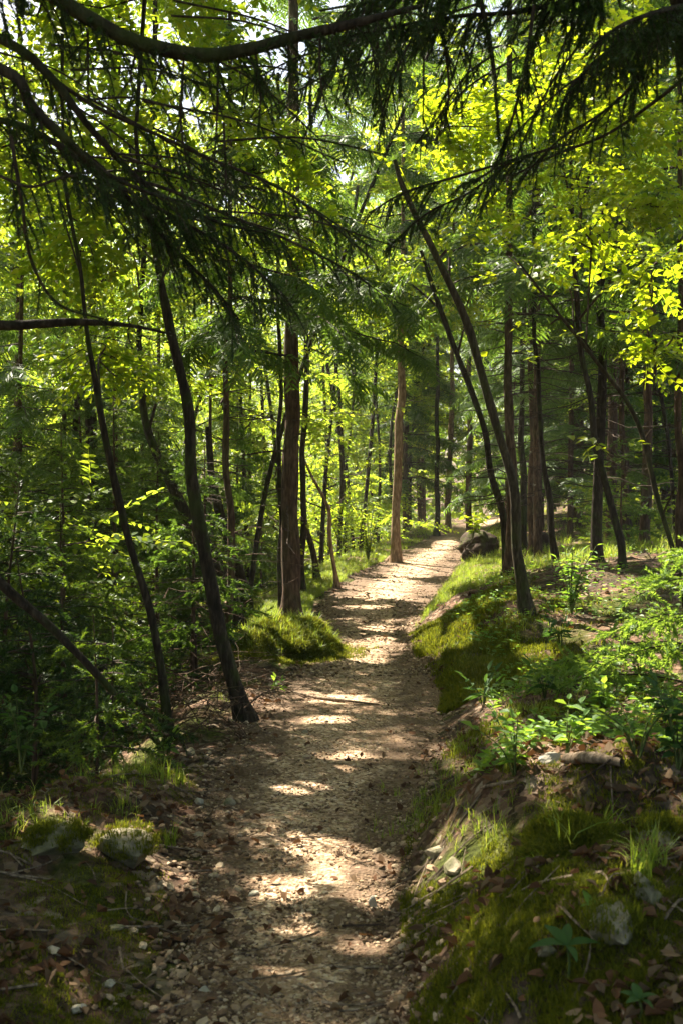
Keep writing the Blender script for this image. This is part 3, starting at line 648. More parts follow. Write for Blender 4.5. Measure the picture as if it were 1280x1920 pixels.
def broadleaf_px(name, label, pts, ws, D, bk, blobs, mat='leaf', tpls=SPR, nstub=0, dy=0, extra=None, s=(.8, 1.25), thr=.8, top=None):
    T, rad = trunk_px(pts, ws, D, dy=dy)
    if top: e = T[-1] + np.array(top[0]); T = np.concatenate([T, smooth_path([T[-1], (T[-1] + e) / 2 + R.normal(0, .15, 3), e], 16)[1:]]); rad = np.concatenate([rad, np.linspace(rad[-1], .02, 16)[1:]])
    o = thing(name, label, 'tree', T[0] + [0, 0, .12])
    wood = MB(); tube(wood, T, rad, 12, .10, seed=int(pts[0][0]))
    if nstub: stubs(wood, T, rad, T[0][2] + .8, T[-1][2], nstub, (.2, .8))
    wood_b = MB(); C, Dn = blob_sprays(wood_b, [pxblob(*b) for b in blobs], T, rad, 0)
    if extra:
        c2, d2 = leafy_branches(wood_b, T, rad, *extra); C = np.concatenate([C, c2]); Dn = np.concatenate([Dn, d2])
    mb = crown_sprays(C, Dn, tpls, mat, *s, thr=thr)
    if top:  # dense crown above the frame, added to shade the ground below
        c2, d2 = leafy_branches(wood_b, T, rad, .78, *top[1]); mb.merge(crown_sprays(c2, d2, SPRB, mat, .8, 1.2, thr=thr), 0)
    wood.build('trunk', M[bk], o, True)
    mb.merge(wood_b.cull(2), 1).build('crown', [M[mat], M['twig']], o)
    return o
# broadleaf trees whose trunks stand out
broadleaf_px('broadleaf_tree', 'dark trunk curving away from the path with pale lichen spots, rooted at the gravel edge', [(470, 1350), (425, 1220), (390, 1060), (362, 900), (345, 760), (320, 640), (298, 520), (280, 400), (260, 250)], [30, 25, 23, 21, 20, 18, 15, 11, 7], 7.4, 'bark_dark',
    [(300, 380, 7.6, 150, 120, 60), (150, 260, 8.2, 160, 140, 60), (420, 200, 8, 140, 120, 40), (250, 60, 8, 200, 90, 90)], nstub=12, top=((.2, .4, 5.5), (26, (1.4, 2.6), 46)))
broadleaf_px('broadleaf_tree', 'slimmer dark leaning trunk next to the lichen spotted one, with its foot in brushwood', [(325, 1385), (290, 1200), (245, 1000), (210, 850), (180, 700), (160, 590), (145, 460), (120, 300)], [17, 14, 13, 12, 11, 9, 8, 6], 7.7, 'bark_dark',
    [(140, 430, 8, 120, 110, 50), (60, 300, 8.3, 130, 90, 40), (190, 660, 8.4, 60, 50, 26)], nstub=14, top=((-.6, .3, 6), (26, (1.4, 2.6), 46)))
broadleaf_px('broadleaf_tree', 'thick crooked dark trunk bending behind the lichen spotted tree', [(452, 1175), (400, 1040), (345, 950), (292, 850), (270, 760), (262, 640)], [22, 20, 20, 18, 15, 11], 11.3, 'bark_dark', [(250, 600, 11.5, 120, 90, 60), (330, 700, 12, 80, 60, 40), (200, 480, 12, 150, 120, 80), (530, 430, 11.2, 70, 90, 46), (570, 270, 11, 110, 110, 70), (480, 330, 11.2, 80, 70, 40)], top=((.1, 0, 6), (20, (1.3, 2.3), 40)))
broadleaf_px('broadleaf_tree', 'dark slanting trunk low behind the thin straight spruce with dead twigs', [(462, 1120), (425, 1010), (402, 920), (392, 800)], [20, 18, 16, 12], 13.5, 'bark_dark', [(390, 700, 13.5, 90, 70, 50), (450, 620, 14, 100, 80, 60)])
broadleaf_px('broadleaf_tree', 'tall leaning tree with a bare curved trunk on the bank above the mossy hump', [(990, 1155), (968, 1020), (955, 900), (925, 780), (880, 620), (822, 490), (772, 385), (740, 300)], [27, 20, 17, 16, 15, 14, 12, 8], 10.4, 'bark_grey',
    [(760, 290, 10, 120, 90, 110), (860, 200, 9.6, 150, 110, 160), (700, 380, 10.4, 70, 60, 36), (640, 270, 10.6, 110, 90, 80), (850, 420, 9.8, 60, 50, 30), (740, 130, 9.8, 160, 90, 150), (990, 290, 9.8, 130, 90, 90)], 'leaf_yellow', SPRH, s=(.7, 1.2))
broadleaf_px('broadleaf_tree', 'thinner leaning dark trunk running parallel behind the tall leaning tree', [(948, 1060), (940, 970), (922, 880), (890, 760), (850, 650), (815, 555), (790, 470)], [14, 13, 12, 11, 10, 9, 7], 13.3, 'bark_dark',
    [(790, 470, 13, 90, 70, 50), (860, 560, 13, 70, 60, 30), (700, 540, 13.5, 80, 60, 40)], 'leaf')
broadleaf_px('hazel_sapling', 'thin hazel stem leaning over the young spruce, with large yellow green leaves', [(1290, 1130), (1232, 940), (1180, 780), (1110, 680), (1040, 590), (965, 490)], [11, 9, 8, 7, 6, 4], 6.6, 'bark_grey',
    [(1110, 450, 6.6, 90, 45, 12), (1000, 640, 6.8, 50, 50, 9), (1000, 510, 7, 80, 50, 12), (1220, 500, 6.8, 60, 60, 9), (1110, 840, 6.4, 40, 36, 4), (900, 500, 7.2, 60, 60, 10), (1230, 640, 6.6, 50, 60, 10)], 'leaf_yellow', SPRH, s=(.4, .85))
broadleaf_px('broadleaf_tree', 'slender broadleaf tree with bright leaves fanning across the upper right canopy', [(1165, 1020), (1150, 960), (1110, 800), (1085, 600), (1072, 380), (1060, 200)], [14, 13, 11, 10, 9, 6], 11.8, 'bark_dark',
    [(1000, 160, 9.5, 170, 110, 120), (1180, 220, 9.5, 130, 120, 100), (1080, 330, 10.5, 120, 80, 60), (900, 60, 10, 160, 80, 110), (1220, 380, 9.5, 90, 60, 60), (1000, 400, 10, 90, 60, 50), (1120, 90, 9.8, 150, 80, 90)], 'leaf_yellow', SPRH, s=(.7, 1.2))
# a forked pale sapling near the verge and a lit leaning stem
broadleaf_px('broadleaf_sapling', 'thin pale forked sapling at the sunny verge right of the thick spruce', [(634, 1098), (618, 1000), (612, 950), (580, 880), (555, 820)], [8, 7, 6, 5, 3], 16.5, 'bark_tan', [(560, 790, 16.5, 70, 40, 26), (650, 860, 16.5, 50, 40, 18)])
broadleaf_px('broadleaf_sapling', 'short leaning stem with a mossy foot close right of the thick spruce', [(597, 1092), (588, 1040), (575, 990), (566, 900)], [13, 11, 10, 7], 17, 'bark_grey', [(560, 840, 17, 70, 50, 30)])

# spruces with trunks in view
def spruce_px(label, pts, ws, D, bk, z_live, nbr, L=(1.2, 2.2), nstub=16, thr=.8, mat='needle_mid', top=None, sc=1.0):
    T, rad = trunk_px(pts, ws, D); o = thing('spruce_tree', label, 'spruce', T[0] + [0, 0, .12])
    if top: 
        e = T[-1] + [0, 0, top]; T = np.concatenate([T, smooth_path([T[-1], e], 12)[1:]]); rad = np.concatenate([rad, np.linspace(rad[-1], .02, 12)[1:]])
    wood = MB(); tube(wood, T, rad, 12, .08, seed=int(pts[0][0])); tw = MB(); stubs(tw, T, rad, T[0][2] + .9, z_live + 1, nstub * 2, (.3, 1.3))
    C, Dn = [], []
    for b in range(nbr):
        z = z_live + (T[-1][2] - z_live) * (b + R.uniform(0, 1)) / nbr; i = int(np.argmin(np.abs(T[:, 2] - z))); a = b * 2.4 + R.uniform(-.4, .4)
        l = R.uniform(*L) * (1.1 - .75 * (z - z_live) / (T[-1][2] - z_live + .01)); d = np.array([math.cos(a), math.sin(a), R.uniform(-.1, .15)])
        P = limb(tw, T[i], d, l, .018, .28, 4, 9, .08)
        for k in np.linspace(1.2, 8, max(3, int(l / .085))):
            p = P[int(k)] + (P[min(int(k) + 1, 8)] - P[int(k)]) * (k % 1); fw = unit(P[min(int(k) + 1, 8)] - P[int(k) - 1])
            for sd in (-1, 1):
                s_ = np.cross(fw, [0, 0, 1]) * sd; C.append(p); Dn.append(fw * .7 + s_ * R.uniform(.2, 1) - [0, 0, R.uniform(.05, .6)])
    wood.build('trunk', M[bk], o, True)
    C, Dn = np.array(C), np.array(Dn); mb = MB(); k = R.integers(0, len(CSP), len(C)); Mx = frames(Dn, roll=R.normal(0, .3, len(C))) * R.uniform(.6, 1.1, (len(C), 1, 1)) * sc
    for i in range(len(CSP)): mb.inst(CSP[i], Mx[k == i], C[k == i])
    mb.cull(thr).merge(tw.cull(2), 1).build('crown', [M[mat], M['twig']], o); return o  # crown mesh also holds the limbs and dead stubs
spruce_px('thick straight spruce with dark bark rising behind the grassy mound', [(545, 1155), (545, 900), (548, 700), (552, 520)], [34, 29, 27, 25], 12.8, 'bark_spruce', 3.3, 90, (1.0, 2.1), 14, top=8, sc=.95)
spruce_px('thin dark spruce stem pressed close against the thick spruce on its shaded side', [(527, 1150), (526, 900), (520, 600)], [10, 9, 7], 13.6, 'bark_dark', 3.6, 12, (.6, 1.2), 12, top=3)
spruce_px('dark medium spruce stem just right of the thick spruce', [(566, 1110), (569, 900), (574, 690), (578, 500)], [12, 11, 10, 8], 15.5, 'bark_dark', 4.6, 18, (.8, 1.6), 10, top=5)
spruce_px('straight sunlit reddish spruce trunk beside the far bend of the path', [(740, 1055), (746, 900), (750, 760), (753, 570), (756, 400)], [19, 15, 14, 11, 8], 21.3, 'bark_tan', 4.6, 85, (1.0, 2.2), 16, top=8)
spruce_px('thin straight spruce pole with short dead twigs next to the lichen spotted tree', [(432, 1205), (430, 1000), (428, 800), (426, 560)], [15, 13, 12, 9], 10.6, 'bark_spruce', 2.7, 22, (.7, 1.4), 26, top=4)
spruce_px('spruce with a pale sunlit foot directly behind the leaning tree', [(957, 1078), (956, 900), (955, 700), (954, 450)], [23, 19, 16, 13], 12.8, 'bark_spruce', 3.3, 30, (1.0, 2.0), 26, top=8)
spruce_px('reddish spruce trunk standing behind the dark upturned root clod', [(998, 1025), (996, 850), (994, 600)], [15, 13, 11], 17.5, 'bark_spruce', 4.6, 20, (.9, 1.7), 20, top=6)
spruce_px('slim spruce stem between the leaning tree and the reddish spruce', [(982, 1020), (978, 850), (980, 560)], [13, 12, 9], 18.5, 'bark_dark', 4.8, 14, (.8, 1.5), 16, top=4)
spruce_px('thin spruce pole leaning slightly, right of the dark root clod', [(1042, 1058), (1030, 960), (1014, 850), (1000, 640)], [13, 12, 10, 8], 13.3, 'bark_dark', 3.8, 12, (.7, 1.3), 18, top=3)
spruce_px('sturdy dark spruce in the stand behind the drooping leaved shrub', [(1116, 1050), (1120, 860), (1126, 600), (1130, 350)], [22, 18, 16, 13], 13, 'bark_dark', 3.4, 28, (1.1, 2.0), 30, top=7)
spruce_px('dark spruce trunk in the middle of the shady stand on the slope', [(1172, 1010), (1168, 850), (1165, 600)], [13, 11, 9], 16.5, 'bark_spruce', 4.2, 18, (.9, 1.8), 24, top=5)
spruce_px('broad dark spruce trunk at the back of the stand near the picture edge', [(1208, 1000), (1214, 800), (1222, 560), (1226, 380)], [20, 17, 15, 12], 15.5, 'bark_spruce', 4.2, 26, (1.1, 2.1), 26, top=6)
spruce_px('spruce trunk half cut by the picture edge behind the bright young spruce', [(1276, 1010), (1275, 800), (1272, 500)], [16, 14, 11], 12, 'bark_spruce', 3.6, 24, (1.0, 1.9), 26, top=6)
spruce_px('slim dark spruce pole with a pale companion far along the path', [(818, 1005), (819, 900), (820, 700)], [10, 9, 7], 29, 'bark_dark', 6.5, 18, (.9, 1.8), 14, top=5)
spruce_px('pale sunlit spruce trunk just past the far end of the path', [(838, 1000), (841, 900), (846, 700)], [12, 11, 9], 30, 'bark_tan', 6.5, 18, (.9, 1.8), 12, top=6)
spruce_px('dark spruce trunk above the root clod and its bright plant', [(879, 985), (879, 870), (880, 650)], [12, 11, 8], 27, 'bark_spruce', 6.2, 18, (.9, 1.8), 14, top=6)
spruce_px('reddish spruce trunk far in the bright leaves near the picture edge', [(30, 1060), (34, 800), (36, 560)], [17, 15, 12], 15, 'bark_spruce', 4.2, 18, (.9, 1.8), 14, top=4)

# ---- generic woodland trees, copied from a few built ones
def gen_broadleaf(seed, H, lean, Rr, nb, nt, t0, tpls, r0):
    global R; keep = R; R = np.random.default_rng(seed)
    T = smooth_path([[0, 0, -.2], [lean * .15, R.normal(0, .1), H * .25], [lean * .5, R.normal(0, .25), H * .6], [lean, R.normal(0, .3), H]], 36)
    rad = np.linspace(r0, .025, 36) * (1 + .4 * np.exp(-np.arange(36) / 1.5)); w = MB(); tube(w, T, rad, 9, .1, seed=seed); wb = MB()
    C, Dn = leafy_branches(wb, T, rad, t0, nb, Rr, nt)
    R = keep; return w, wb, C, Dn, tpls
def gen_spruce(seed, H, Lr, nb, t0, r0, nst=22):
    global R; keep = R; R = np.random.default_rng(seed)
    T = smooth_path([[0, 0, -.2], [R.normal(0, .06), R.normal(0, .06), H * .5], [R.normal(0, .1), 0, H]], 30); rad = np.linspace(r0, .02, 30); w = MB(); tube(w, T, rad, 9, .08, seed=seed); wb = MB()
    stubs(wb, T, rad, .9, H * t0 + 1.6, nst * 2, (.4, 1.7)); C, Dn = [], []
    for b in range(nb):
        z = H * (t0 + (1 - t0) * (b + R.uniform(0, 1)) / nb); i = int(np.argmin(np.abs(T[:, 2] - z))); a = b * 2.4 + R.uniform(-.4, .4); u = (z / H - t0) / (1 - t0)
        l = R.uniform(*Lr) * (1.1 - .9 * u); d = np.array([math.cos(a), math.sin(a), R.uniform(-.1, .15)]); P = limb(wb, T[i], d, l, .018, .25, 4, 9, .08)
        for k in np.linspace(1.2, 8, max(3, int(l / .13))):
            p = P[int(k)]; fw = unit(P[min(int(k) + 1, 8)] - P[int(k) - 1])
            for sd in (-1, 1): C.append(p + (P[min(int(k) + 1, 8)] - p) * (k % 1)); Dn.append(fw * .7 + np.cross(fw, [0, 0, 1]) * sd * R.uniform(.2, 1) - [0, 0, R.uniform(.05, .6)])
    R = keep; return w, wb, np.array(C), np.array(Dn), CSP
GB = [gen_broadleaf(100, 12, 1.6, (1.3, 2.4), 20, 30, .22, SPRB, .075), gen_broadleaf(101, 14, -1.0, (1.4, 2.6), 22, 30, .25, SPRB, .09), gen_broadleaf(102, 10, 2.2, (1.1, 2.0), 18, 28, .18, SPRB, .055), gen_broadleaf(103, 15, -2.0, (1.5, 2.6), 22, 30, .3, SPRB, .085), gen_broadleaf(104, 6, .6, (.8, 1.5), 16, 24, .12, SPRB, .035), gen_broadleaf(105, 9, 3.0, (.8, 1.5), 12, 18, .35, SPRB, .04), gen_broadleaf(106, 8, -2.4, (.7, 1.4), 12, 16, .35, SPRB, .035), gen_broadleaf(107, 10, 1.6, (.8, 1.5), 13, 18, .4, SPRB, .045)]
GS = [gen_spruce(200, 15, (1.2, 2.2), 44, .24, .10), gen_spruce(201, 17, (1.3, 2.3), 48, .30, .12), gen_spruce(202, 12, (1.0, 1.9), 40, .2, .075), gen_spruce(203, 11, (1.0, 1.8), 52, .10, .07)]
def gmesh(g, kind, C=None, Dn=None):
    w, wb, C0, D0, tp = g
    if C is None: C, Dn = C0, D0
    if kind == 'b': return crown_sprays(C, Dn, tp, None, .8, 1.25, filt=False)
    mb = MB(); k = R.integers(0, len(tp), len(C)); Mx = frames(Dn, roll=R.normal(0, .3, len(C))) * R.uniform(.8, 1.4, (len(C), 1, 1))
    for i in range(len(tp)): mb.inst(tp[i], Mx[k == i], C[k == i])
    return mb
GM = {}; LM = {'b': [M['leaf_far'], M['twig']], 's': [M['needle_mid'], M['twig']]}
def plant_tree(kind, v, x, y, rz, sc, label, bk='bark_dark'):
    g = (GB if kind == 'b' else GS)[v]; key = (kind, v)
    if key not in GM:
        GM[key] = (g[0].mesh('trunk', M['bark_dark' if kind == 'b' else 'bark_spruce'], True), gmesh(g, kind).merge(g[1], 1).mesh('crown', LM[kind]))
    o = thing('broadleaf_tree' if kind == 'b' else 'spruce_tree', label, 'tree' if kind == 'b' else 'spruce', (x, y, float(hgt(x, y))))
    o.rotation_euler = (0, 0, rz); o.scale = (sc,) * 3
    c, s = math.cos(rz), math.sin(rz); Rm = np.array([[c, -s, 0], [s, c, 0], [0, 0, 1]])
    W = (g[2] * sc) @ Rm.T + np.array(o.location); q = shade(W, .84)
    ms = list(GM[key])
    if y < 42: ms[1] = gmesh(g, kind).merge(g[1], 1).cull(.84, (Rm * sc, np.array(o.location))).cull(2, (Rm * sc, np.array(o.location)), 1).mesh('crown', LM[kind])
    for nm, me in zip(('trunk', 'crown'), ms):
        p = bpy.data.objects.new(nm, me); COL.objects.link(p); p.parent = o
    return o
ORD = ['first', 'second', 'third', 'fourth', 'fifth', 'sixth', 'seventh', 'eighth', 'ninth', 'tenth', 'eleventh', 'twelfth', 'thirteenth', 'fourteenth', 'fifteenth', 'sixteenth', 'seventeenth', 'eighteenth', 'nineteenth', 'twentieth']
def stand(spec, fmt):
    spec = sorted(spec, key=lambda s: s[2] / s[3])
    for i, (kind, v, x, y, sc) in enumerate(spec):
        plant_tree(kind, v, x, y, R.uniform(0, 6.28), sc, fmt[kind].format(ORD[i]))
def rnd_stand(n, pxr, dr, kinds, scr=(.8, 1.15), mind=1.3):
    out = []; tries = 0
    while len(out) < n and tries < 4000:
        tries += 1; y = R.uniform(*dr); px = R.uniform(*pxr); x = (px - 640) / F * y; l, r = path_lr(y)
        if l - .9 < x < r + .9 or any((x - o[2]) ** 2 + (y - o[3]) ** 2 < mind ** 2 for o in out): continue
        k = random.choice(kinds); v = R.integers(*{'b': (0, 5), 't': (4, 8), 's': (0, 4)}[k]); k = 'b' if k == 't' else k; out.append((k, int(v), x, y, R.uniform(*scr)))
    return out
stand(rnd_stand(20, (-60, 530), (14, 26), 'bttt', mind=.9), {'b': 'dark broadleaf stem behind the lichen spotted tree, {} counted from the left edge'})
lows = [('s', 3, (px - 640) / F * y, y, sc) for px, y, sc in ((40, 12.5, .62), (120, 16, .75), (215, 13.5, .5), (300, 17, .7), (395, 15, .5), (470, 19, .6), (-30, 17, .85))]
stand(lows, {'s': 'low feathery spruce filling the thicket behind the leaning trunks, {} from the left edge'})
stand(rnd_stand(12, (-100, 560), (27, 45), 'bbt', mind=2), {'b': 'far sunlit broadleaf tree down the slope, {} counted from the left edge'})
stand(rnd_stand(18, (580, 738), (19, 34), 'bttt', (.8, 1.2), .6), {'b': 'thin broadleaf stem in the bright thicket between both tall spruces, {} from the thick one'})
stand(rnd_stand(7, (600, 860), (38, 60), 'bbt', (1, 1.3), 2), {'b': 'distant pale green tree beyond the bend of the path, {} counted towards the clod'})
stand(rnd_stand(10, (760, 850), (25, 34), 'tts', (.8, 1.1), .8), {'b': 'slim broadleaf stem behind the sunlit reddish spruce, {} counted towards the clod', 's': 'slim spruce behind the sunlit reddish spruce, {} counted towards the clod'})
stand(rnd_stand(20, (890, 1340), (16, 27), 'ssstt', (.7, 1.0), .9), {'b': 'broadleaf stem in the shady spruce stand above the bank, {} counted from the clod', 's': 'spruce stem in the shady stand above the bank, {} counted from the clod'})
stand(rnd_stand(19, (880, 1400), (27, 46), 'ssssb', (.9, 1.2), 1.8), {'b': 'far broadleaf tree glimpsed behind the spruce stand, {} counted from the clod', 's': 'far spruce glimpsed behind the spruce stand, {} counted from the clod'})
# trees added outside the frame to shade the path and block sky light
for (k, v, x, y, sc, lb) in [('b', 1, -4.6, 7.2, .9, 'unseen broadleaf tree added beside the camera to shade the near path'), ('b', 3, -5.4, 11.0, .95, 'tall broadleaf tree added down the slope to shade the middle path'), ('b', 0, -7.5, 14.5, 1.05, 'tall broadleaf tree added for shade deeper down the slope past the dark saplings'),
                             ('s', 1, -4.1, 4.2, .9, 'tall spruce standing close beside the camera outside the view'), ('b', 1, -9, 19, 1.1, 'tall broadleaf tree added for shade far down the slope beyond the saplings'), ('s', 3, -3.5, 7.5, .75, 'low spruce reaching into the view above the fallen dark log'), ('s', 3, -5.2, 9.0, .95, 'low spruce standing outside the view behind another spruce'), ('s', 0, -2.9, 5.0, .7, 'slim spruce just outside the view next to the flat rocks'), ('b', 0, -3.9, 9.4, .9, 'tall broadleaf tree just outside the view behind the young spruces'), ('b', 1, -3.2, 6.1, .8, 'slim broadleaf tree just outside the view above the flat rocks'), ('b', 0, 4.6, 7.6, .9, 'tall broadleaf tree on the bank outside the view'),
                             ('b', 1, -2.6, -2.4, .9, 'unseen tall broadleaf tree added behind the camera left of the path'), ('b', 3, 2.6, -1.6, .95, 'unseen tall broadleaf tree added behind the camera on the bank'), ('s', 0, 3.4, 2.2, .9, 'spruce beside the camera on the bank outside the view'), ('b', 0, -6.2, .6, 1.0, 'unseen tall broadleaf tree added down the slope beside the camera'), ('b', 1, 6.5, 4.0, 1.05, 'tall broadleaf tree higher up the bank outside the view'), ('b', 3, .6, -6.5, 1.05, 'unseen tall broadleaf tree added behind the camera near the path')]:
    plant_tree(k, v, x, y, 1.3 * v, sc, lb)

# the far wood closing the view
mb = MB()
n = 22000; a = R.uniform(-.62, .62, n); D = R.uniform(50, 80, n); x = np.sin(a) * D; y = np.cos(a) * D
top = 23 + 5 * fbm(a * 9, a * 0, 5) - 5 * np.exp(-((a + .27) / .10) ** 2); z = hgt(x, y) + R.uniform(0, 1, n) ** .9 * top
k = R.integers(0, 3, n); d = R.normal(0, 1, (n, 3)); d[:, 2] -= .4; Mx = frames(d, roll=R.normal(0, .6, n)) * R.uniform(1.0, 1.9, (n, 1, 1))
for i in range(3): mb.inst(SPRC[i], Mx[k == i], np.stack([x, y, z], -1)[k == i])
tag(mb.build('forest', M['leaf_far']), 'far green wood closing the view behind the nearer trees', 'forest', kind='stuff')
# low leafy undergrowth through the wood
mb = MB()
P = ground_pts(7500, 10, 46, lambda D, n: R.uniform(-.45, .5, n) * D); l, r = path_lr(P[:, 1]); q = ((P[:, 0] < l - .9) & (P[:, 1] > 19)) | ((P[:, 0] > r + 2.2) & (P[:, 1] > 16)); P = P[q & (vnoise(P[:, 0] * .6, P[:, 1] * .6, 44) > .42)]
P[:, 2] += R.uniform(0, 1, len(P)) ** 1.5 * 1.1; d = R.normal(0, 1, P.shape); d[:, 2] = .2; k = R.integers(0, 4, len(P)); Mx = frames(d, roll=R.normal(0, .4, len(P))) * R.uniform(.7, 1.2, (len(P), 1, 1))
for i in range(4): mb.inst(SPRB[i], Mx[k == i], P[k == i])
tag(mb.build('undergrowth', M['leaf_far']), 'low leafy undergrowth spreading between the trunks', 'undergrowth', kind='stuff')

# ---- young spruces
def young_spruce(label, px, py, H, Rr, seed, D=None, mat='needle_young', dens=1.0, sc=1.6, thr=.8):
    global R; keep = R; R = np.random.default_rng(seed)
    p = hit(px, py) if D is None else at(px, py, D); p[2] = hgt(p[0], p[1])
    o = thing('young_spruce', label, 'young spruce', p); T = smooth_path([p - [0, 0, .1], p + [R.normal(0, .03), R.normal(0, .03), H * .5], p + [R.normal(0, .05), 0, H]], 16)
    w = MB(); tube(w, T, np.linspace(.018 * H / 1.6, .004, 16), 6); tw = MB(); nb = NB(BRM)
    nw = int(H / .2)
    for q in range(nw):
        z = .12 + .86 * q / nw; i = min(int(z * 15), 14); l = Rr * (1.05 - z) * R.uniform(.75, 1.15) + .08
        for j in range(R.integers(4, 7)):
            a = R.uniform(0, 6.283); P = limb(tw, T[i] + (T[i + 1] - T[i]) * R.uniform(0, 1), np.array([math.cos(a), math.sin(a), .25]), l, .006, .35, 3, 8, .05)
            spruce_branch(tw, nb, P, (.10 * l + .05, .32 * l + .05), .085 / dens, .9, .15, .22, sc=sc * .75, seg=.08, gap=0)
    needle_line(nb, T[10:], sc=1, seg=.08)
    w.build('trunk', M['bark_spruce'], o, True); nb.finish(True, thr); nb.merge(tw, 1).build('crown', [M[mat], M['twig']], o); R = keep; return o
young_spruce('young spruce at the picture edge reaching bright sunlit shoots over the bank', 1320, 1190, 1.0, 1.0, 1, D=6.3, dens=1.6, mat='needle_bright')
young_spruce('young spruce with one bright sunlit top shoot among dark saplings', 182, 1400, 1.0, .5, 2, D=6.2)
young_spruce('bushy young spruce with pale shoots high in the shady thicket', 110, 1200, 2.7, 1.1, 3, D=9)
young_spruce('young spruce with spreading branches at the picture edge, below the dark bough', 15, 1250, 2.2, .9, 4, D=7.8, mat='needle')
young_spruce('young spruce filling the gap between both leaning dark trunks', 300, 1250, 2.4, .8, 5, D=10.5)
young_spruce('small young spruce in the gloom beneath the fallen dark log', 60, 1330, 1.1, .6, 6, D=6.8, mat='needle')
young_spruce('tall young spruce whose top overlaps the slimmer leaning trunk', 215, 1180, 3.4, 1.1, 7, D=12)
young_spruce('young spruce behind the thin straight spruce pole', 395, 1200, 2.3, .8, 8, D=13)
young_spruce('dim young spruce in front of the crooked trunk foot', 370, 1290, 1.2, .55, 9, D=9.4, mat='needle')
young_spruce('broad young spruce far behind the other saplings at the edge', -20, 1150, 3.6, 1.3, 10, D=11.5)
young_spruce('dense young spruce in the dark thicket directly behind the flat rocks', 60, 1440, 1.5, .75, 21, D=6.6, mat='needle', dens=1.3)
young_spruce('young spruce standing between the fallen dark log and the slimmer trunk', 130, 1330, 1.9, .8, 22, D=8.3, dens=1.2)
young_spruce('young spruce squeezed between both leaning dark trunks, its lower boughs dead', 360, 1230, 2.0, .75, 23, D=9.2, mat='needle_mid', dens=1.2)
young_spruce('taller young spruce deep in the thicket left of the slimmer trunk', 150, 1150, 4.2, 1.3, 24, D=13.5, dens=1.2)
young_spruce('young spruce at the picture edge above the end of the fallen dark log', -10, 1100, 3.0, 1.2, 25, D=9.8, dens=1.2)
young_spruce('slender young spruce behind the crooked trunk in the thicket', 275, 1150, 4.4, 1.2, 26, D=15, dens=1.1)
young_spruce('young spruce with drooping tips far back right of the crooked trunk', 440, 1150, 3.4, 1.1, 27, D=17, mat='needle_mid')
young_spruce('young spruce far back at the edge of the thicket, taller than its neighbours', 40, 1150, 4.8, 1.5, 28, D=16, dens=1.1)
young_spruce('stunted dark young spruce beside the low horizontal branch', 215, 1440, .9, .5, 29, D=6.4, mat='needle')
young_spruce('young spruce on the slope right of the sturdy dark spruce', 1165, 1040, 1.7, .8, 11, D=15, mat='needle_mid')
young_spruce('young spruce between the thick spruce and the crooked trunk', 490, 1150, 2.0, .8, 12, D=16)

# ---- overhanging spruce boughs close above the camera
def bough(o, px, ws, twigs, hang, lab=None, step=.055, t0=.1, down=.8, side=.35, sc=1.0, name='bough', gap=.28):
    P = smooth_path([at(x, y, D) for x, y, D in px], 40); r = np.interp(np.linspace(0, 1, 40), np.linspace(0, 1, len(ws)), np.array(ws) * .5) * P[:, 1] / F
    w = MB(); tube(w, P, r, 8, .07, seed=int(px[0][1] + 500)); nb = NB(BR); tw = MB()
    if twigs: spruce_branch(tw, nb, P, (hang[0] * .7, hang[1] * .8), step * .66, side, t0, down, sc, gap=gap)
    b = w.build(name, M['bark_dark'] if ws[0] > 9 else M['twig'], o, True)
    if lab: b['label'] = lab
    if twigs:
        nb.finish(True, .9); f = nb.merge(tw, 1).build('needles', [M['needle'], M['twig']], b); f.location = (0, 0, 0)  # needles mesh also holds the merged twig wood
    return b
# the spruce on the near side: trunk outside the frame, boughs sweeping in
tb = at(-900, 1500, 3.4); tb[2] = hgt(tb[0], tb[1])
so = thing('spruce_tree', 'old spruce outside the view sweeping dark drooping boughs over the path', 'spruce', tb)
w = MB(); T = smooth_path([tb - [0, 0, .2], tb + [0.02, .05, 3], tb + [.05, .1, 7]], 24); tube(w, T, np.linspace(.2, .1, 24), 12, .08); w.build('trunk', M['bark_spruce'], so, True)
tx = lambda z: (-900, HZ - (z - EYE) / 3.4 * F, 3.4)
bough(so, [tx(3.9), (-300, -200, 3.6), (60, -30, 3.5), (130, 12, 3.5), (240, 72, 3.5), (370, 103, 3.5), (460, 94, 3.5), (560, 68, 3.5), (660, 45, 3.5), (790, 10, 3.55)], [34, 32, 30, 30, 30, 28, 25, 22, 18, 8], 1, (.12, .42), 'thick arching bough', .04, .48, 1.0)
bough(so, [tx(3.3), (-300, -40, 3.7), (0, 72, 3.7), (100, 150, 3.7), (170, 240, 3.7), (260, 335, 3.8), (330, 380, 3.8), (420, 420, 3.9), (520, 440, 4.0)], [26, 24, 20, 17, 13, 10, 8, 6, 4], 1, (.12, .40), None, .045, .58)
bough(so, [(80, 135, 3.7), (180, 200, 3.75), (290, 250, 3.8), (400, 300, 3.9), (520, 350, 4.0), (620, 420, 4.1), (690, 480, 4.2)], [9, 8, 7, 6, 5, 4, 3], 1, (.08, .26), None, .07, .25)
bough(so, [tx(3.0), (-300, 60, 3.3), (0, 128, 3.2), (60, 200, 3.2), (125, 262, 3.2), (200, 325, 3.3), (290, 365, 3.4), (380, 385, 3.5)], [32, 28, 24, 22, 18, 10, 6, 4], 1, (.10, .34), None, .05, .60)
bough(so, [tx(2.9), (-200, 190, 3.9), (0, 225, 3.9), (80, 255, 3.9), (180, 320, 3.9), (270, 400, 3.9), (330, 470, 3.9), (400, 540, 3.95), (450, 600, 4.0)], [22, 18, 14, 13, 12, 10, 8, 6, 3], 1, (.14, .44), None, .035, .55, .7)
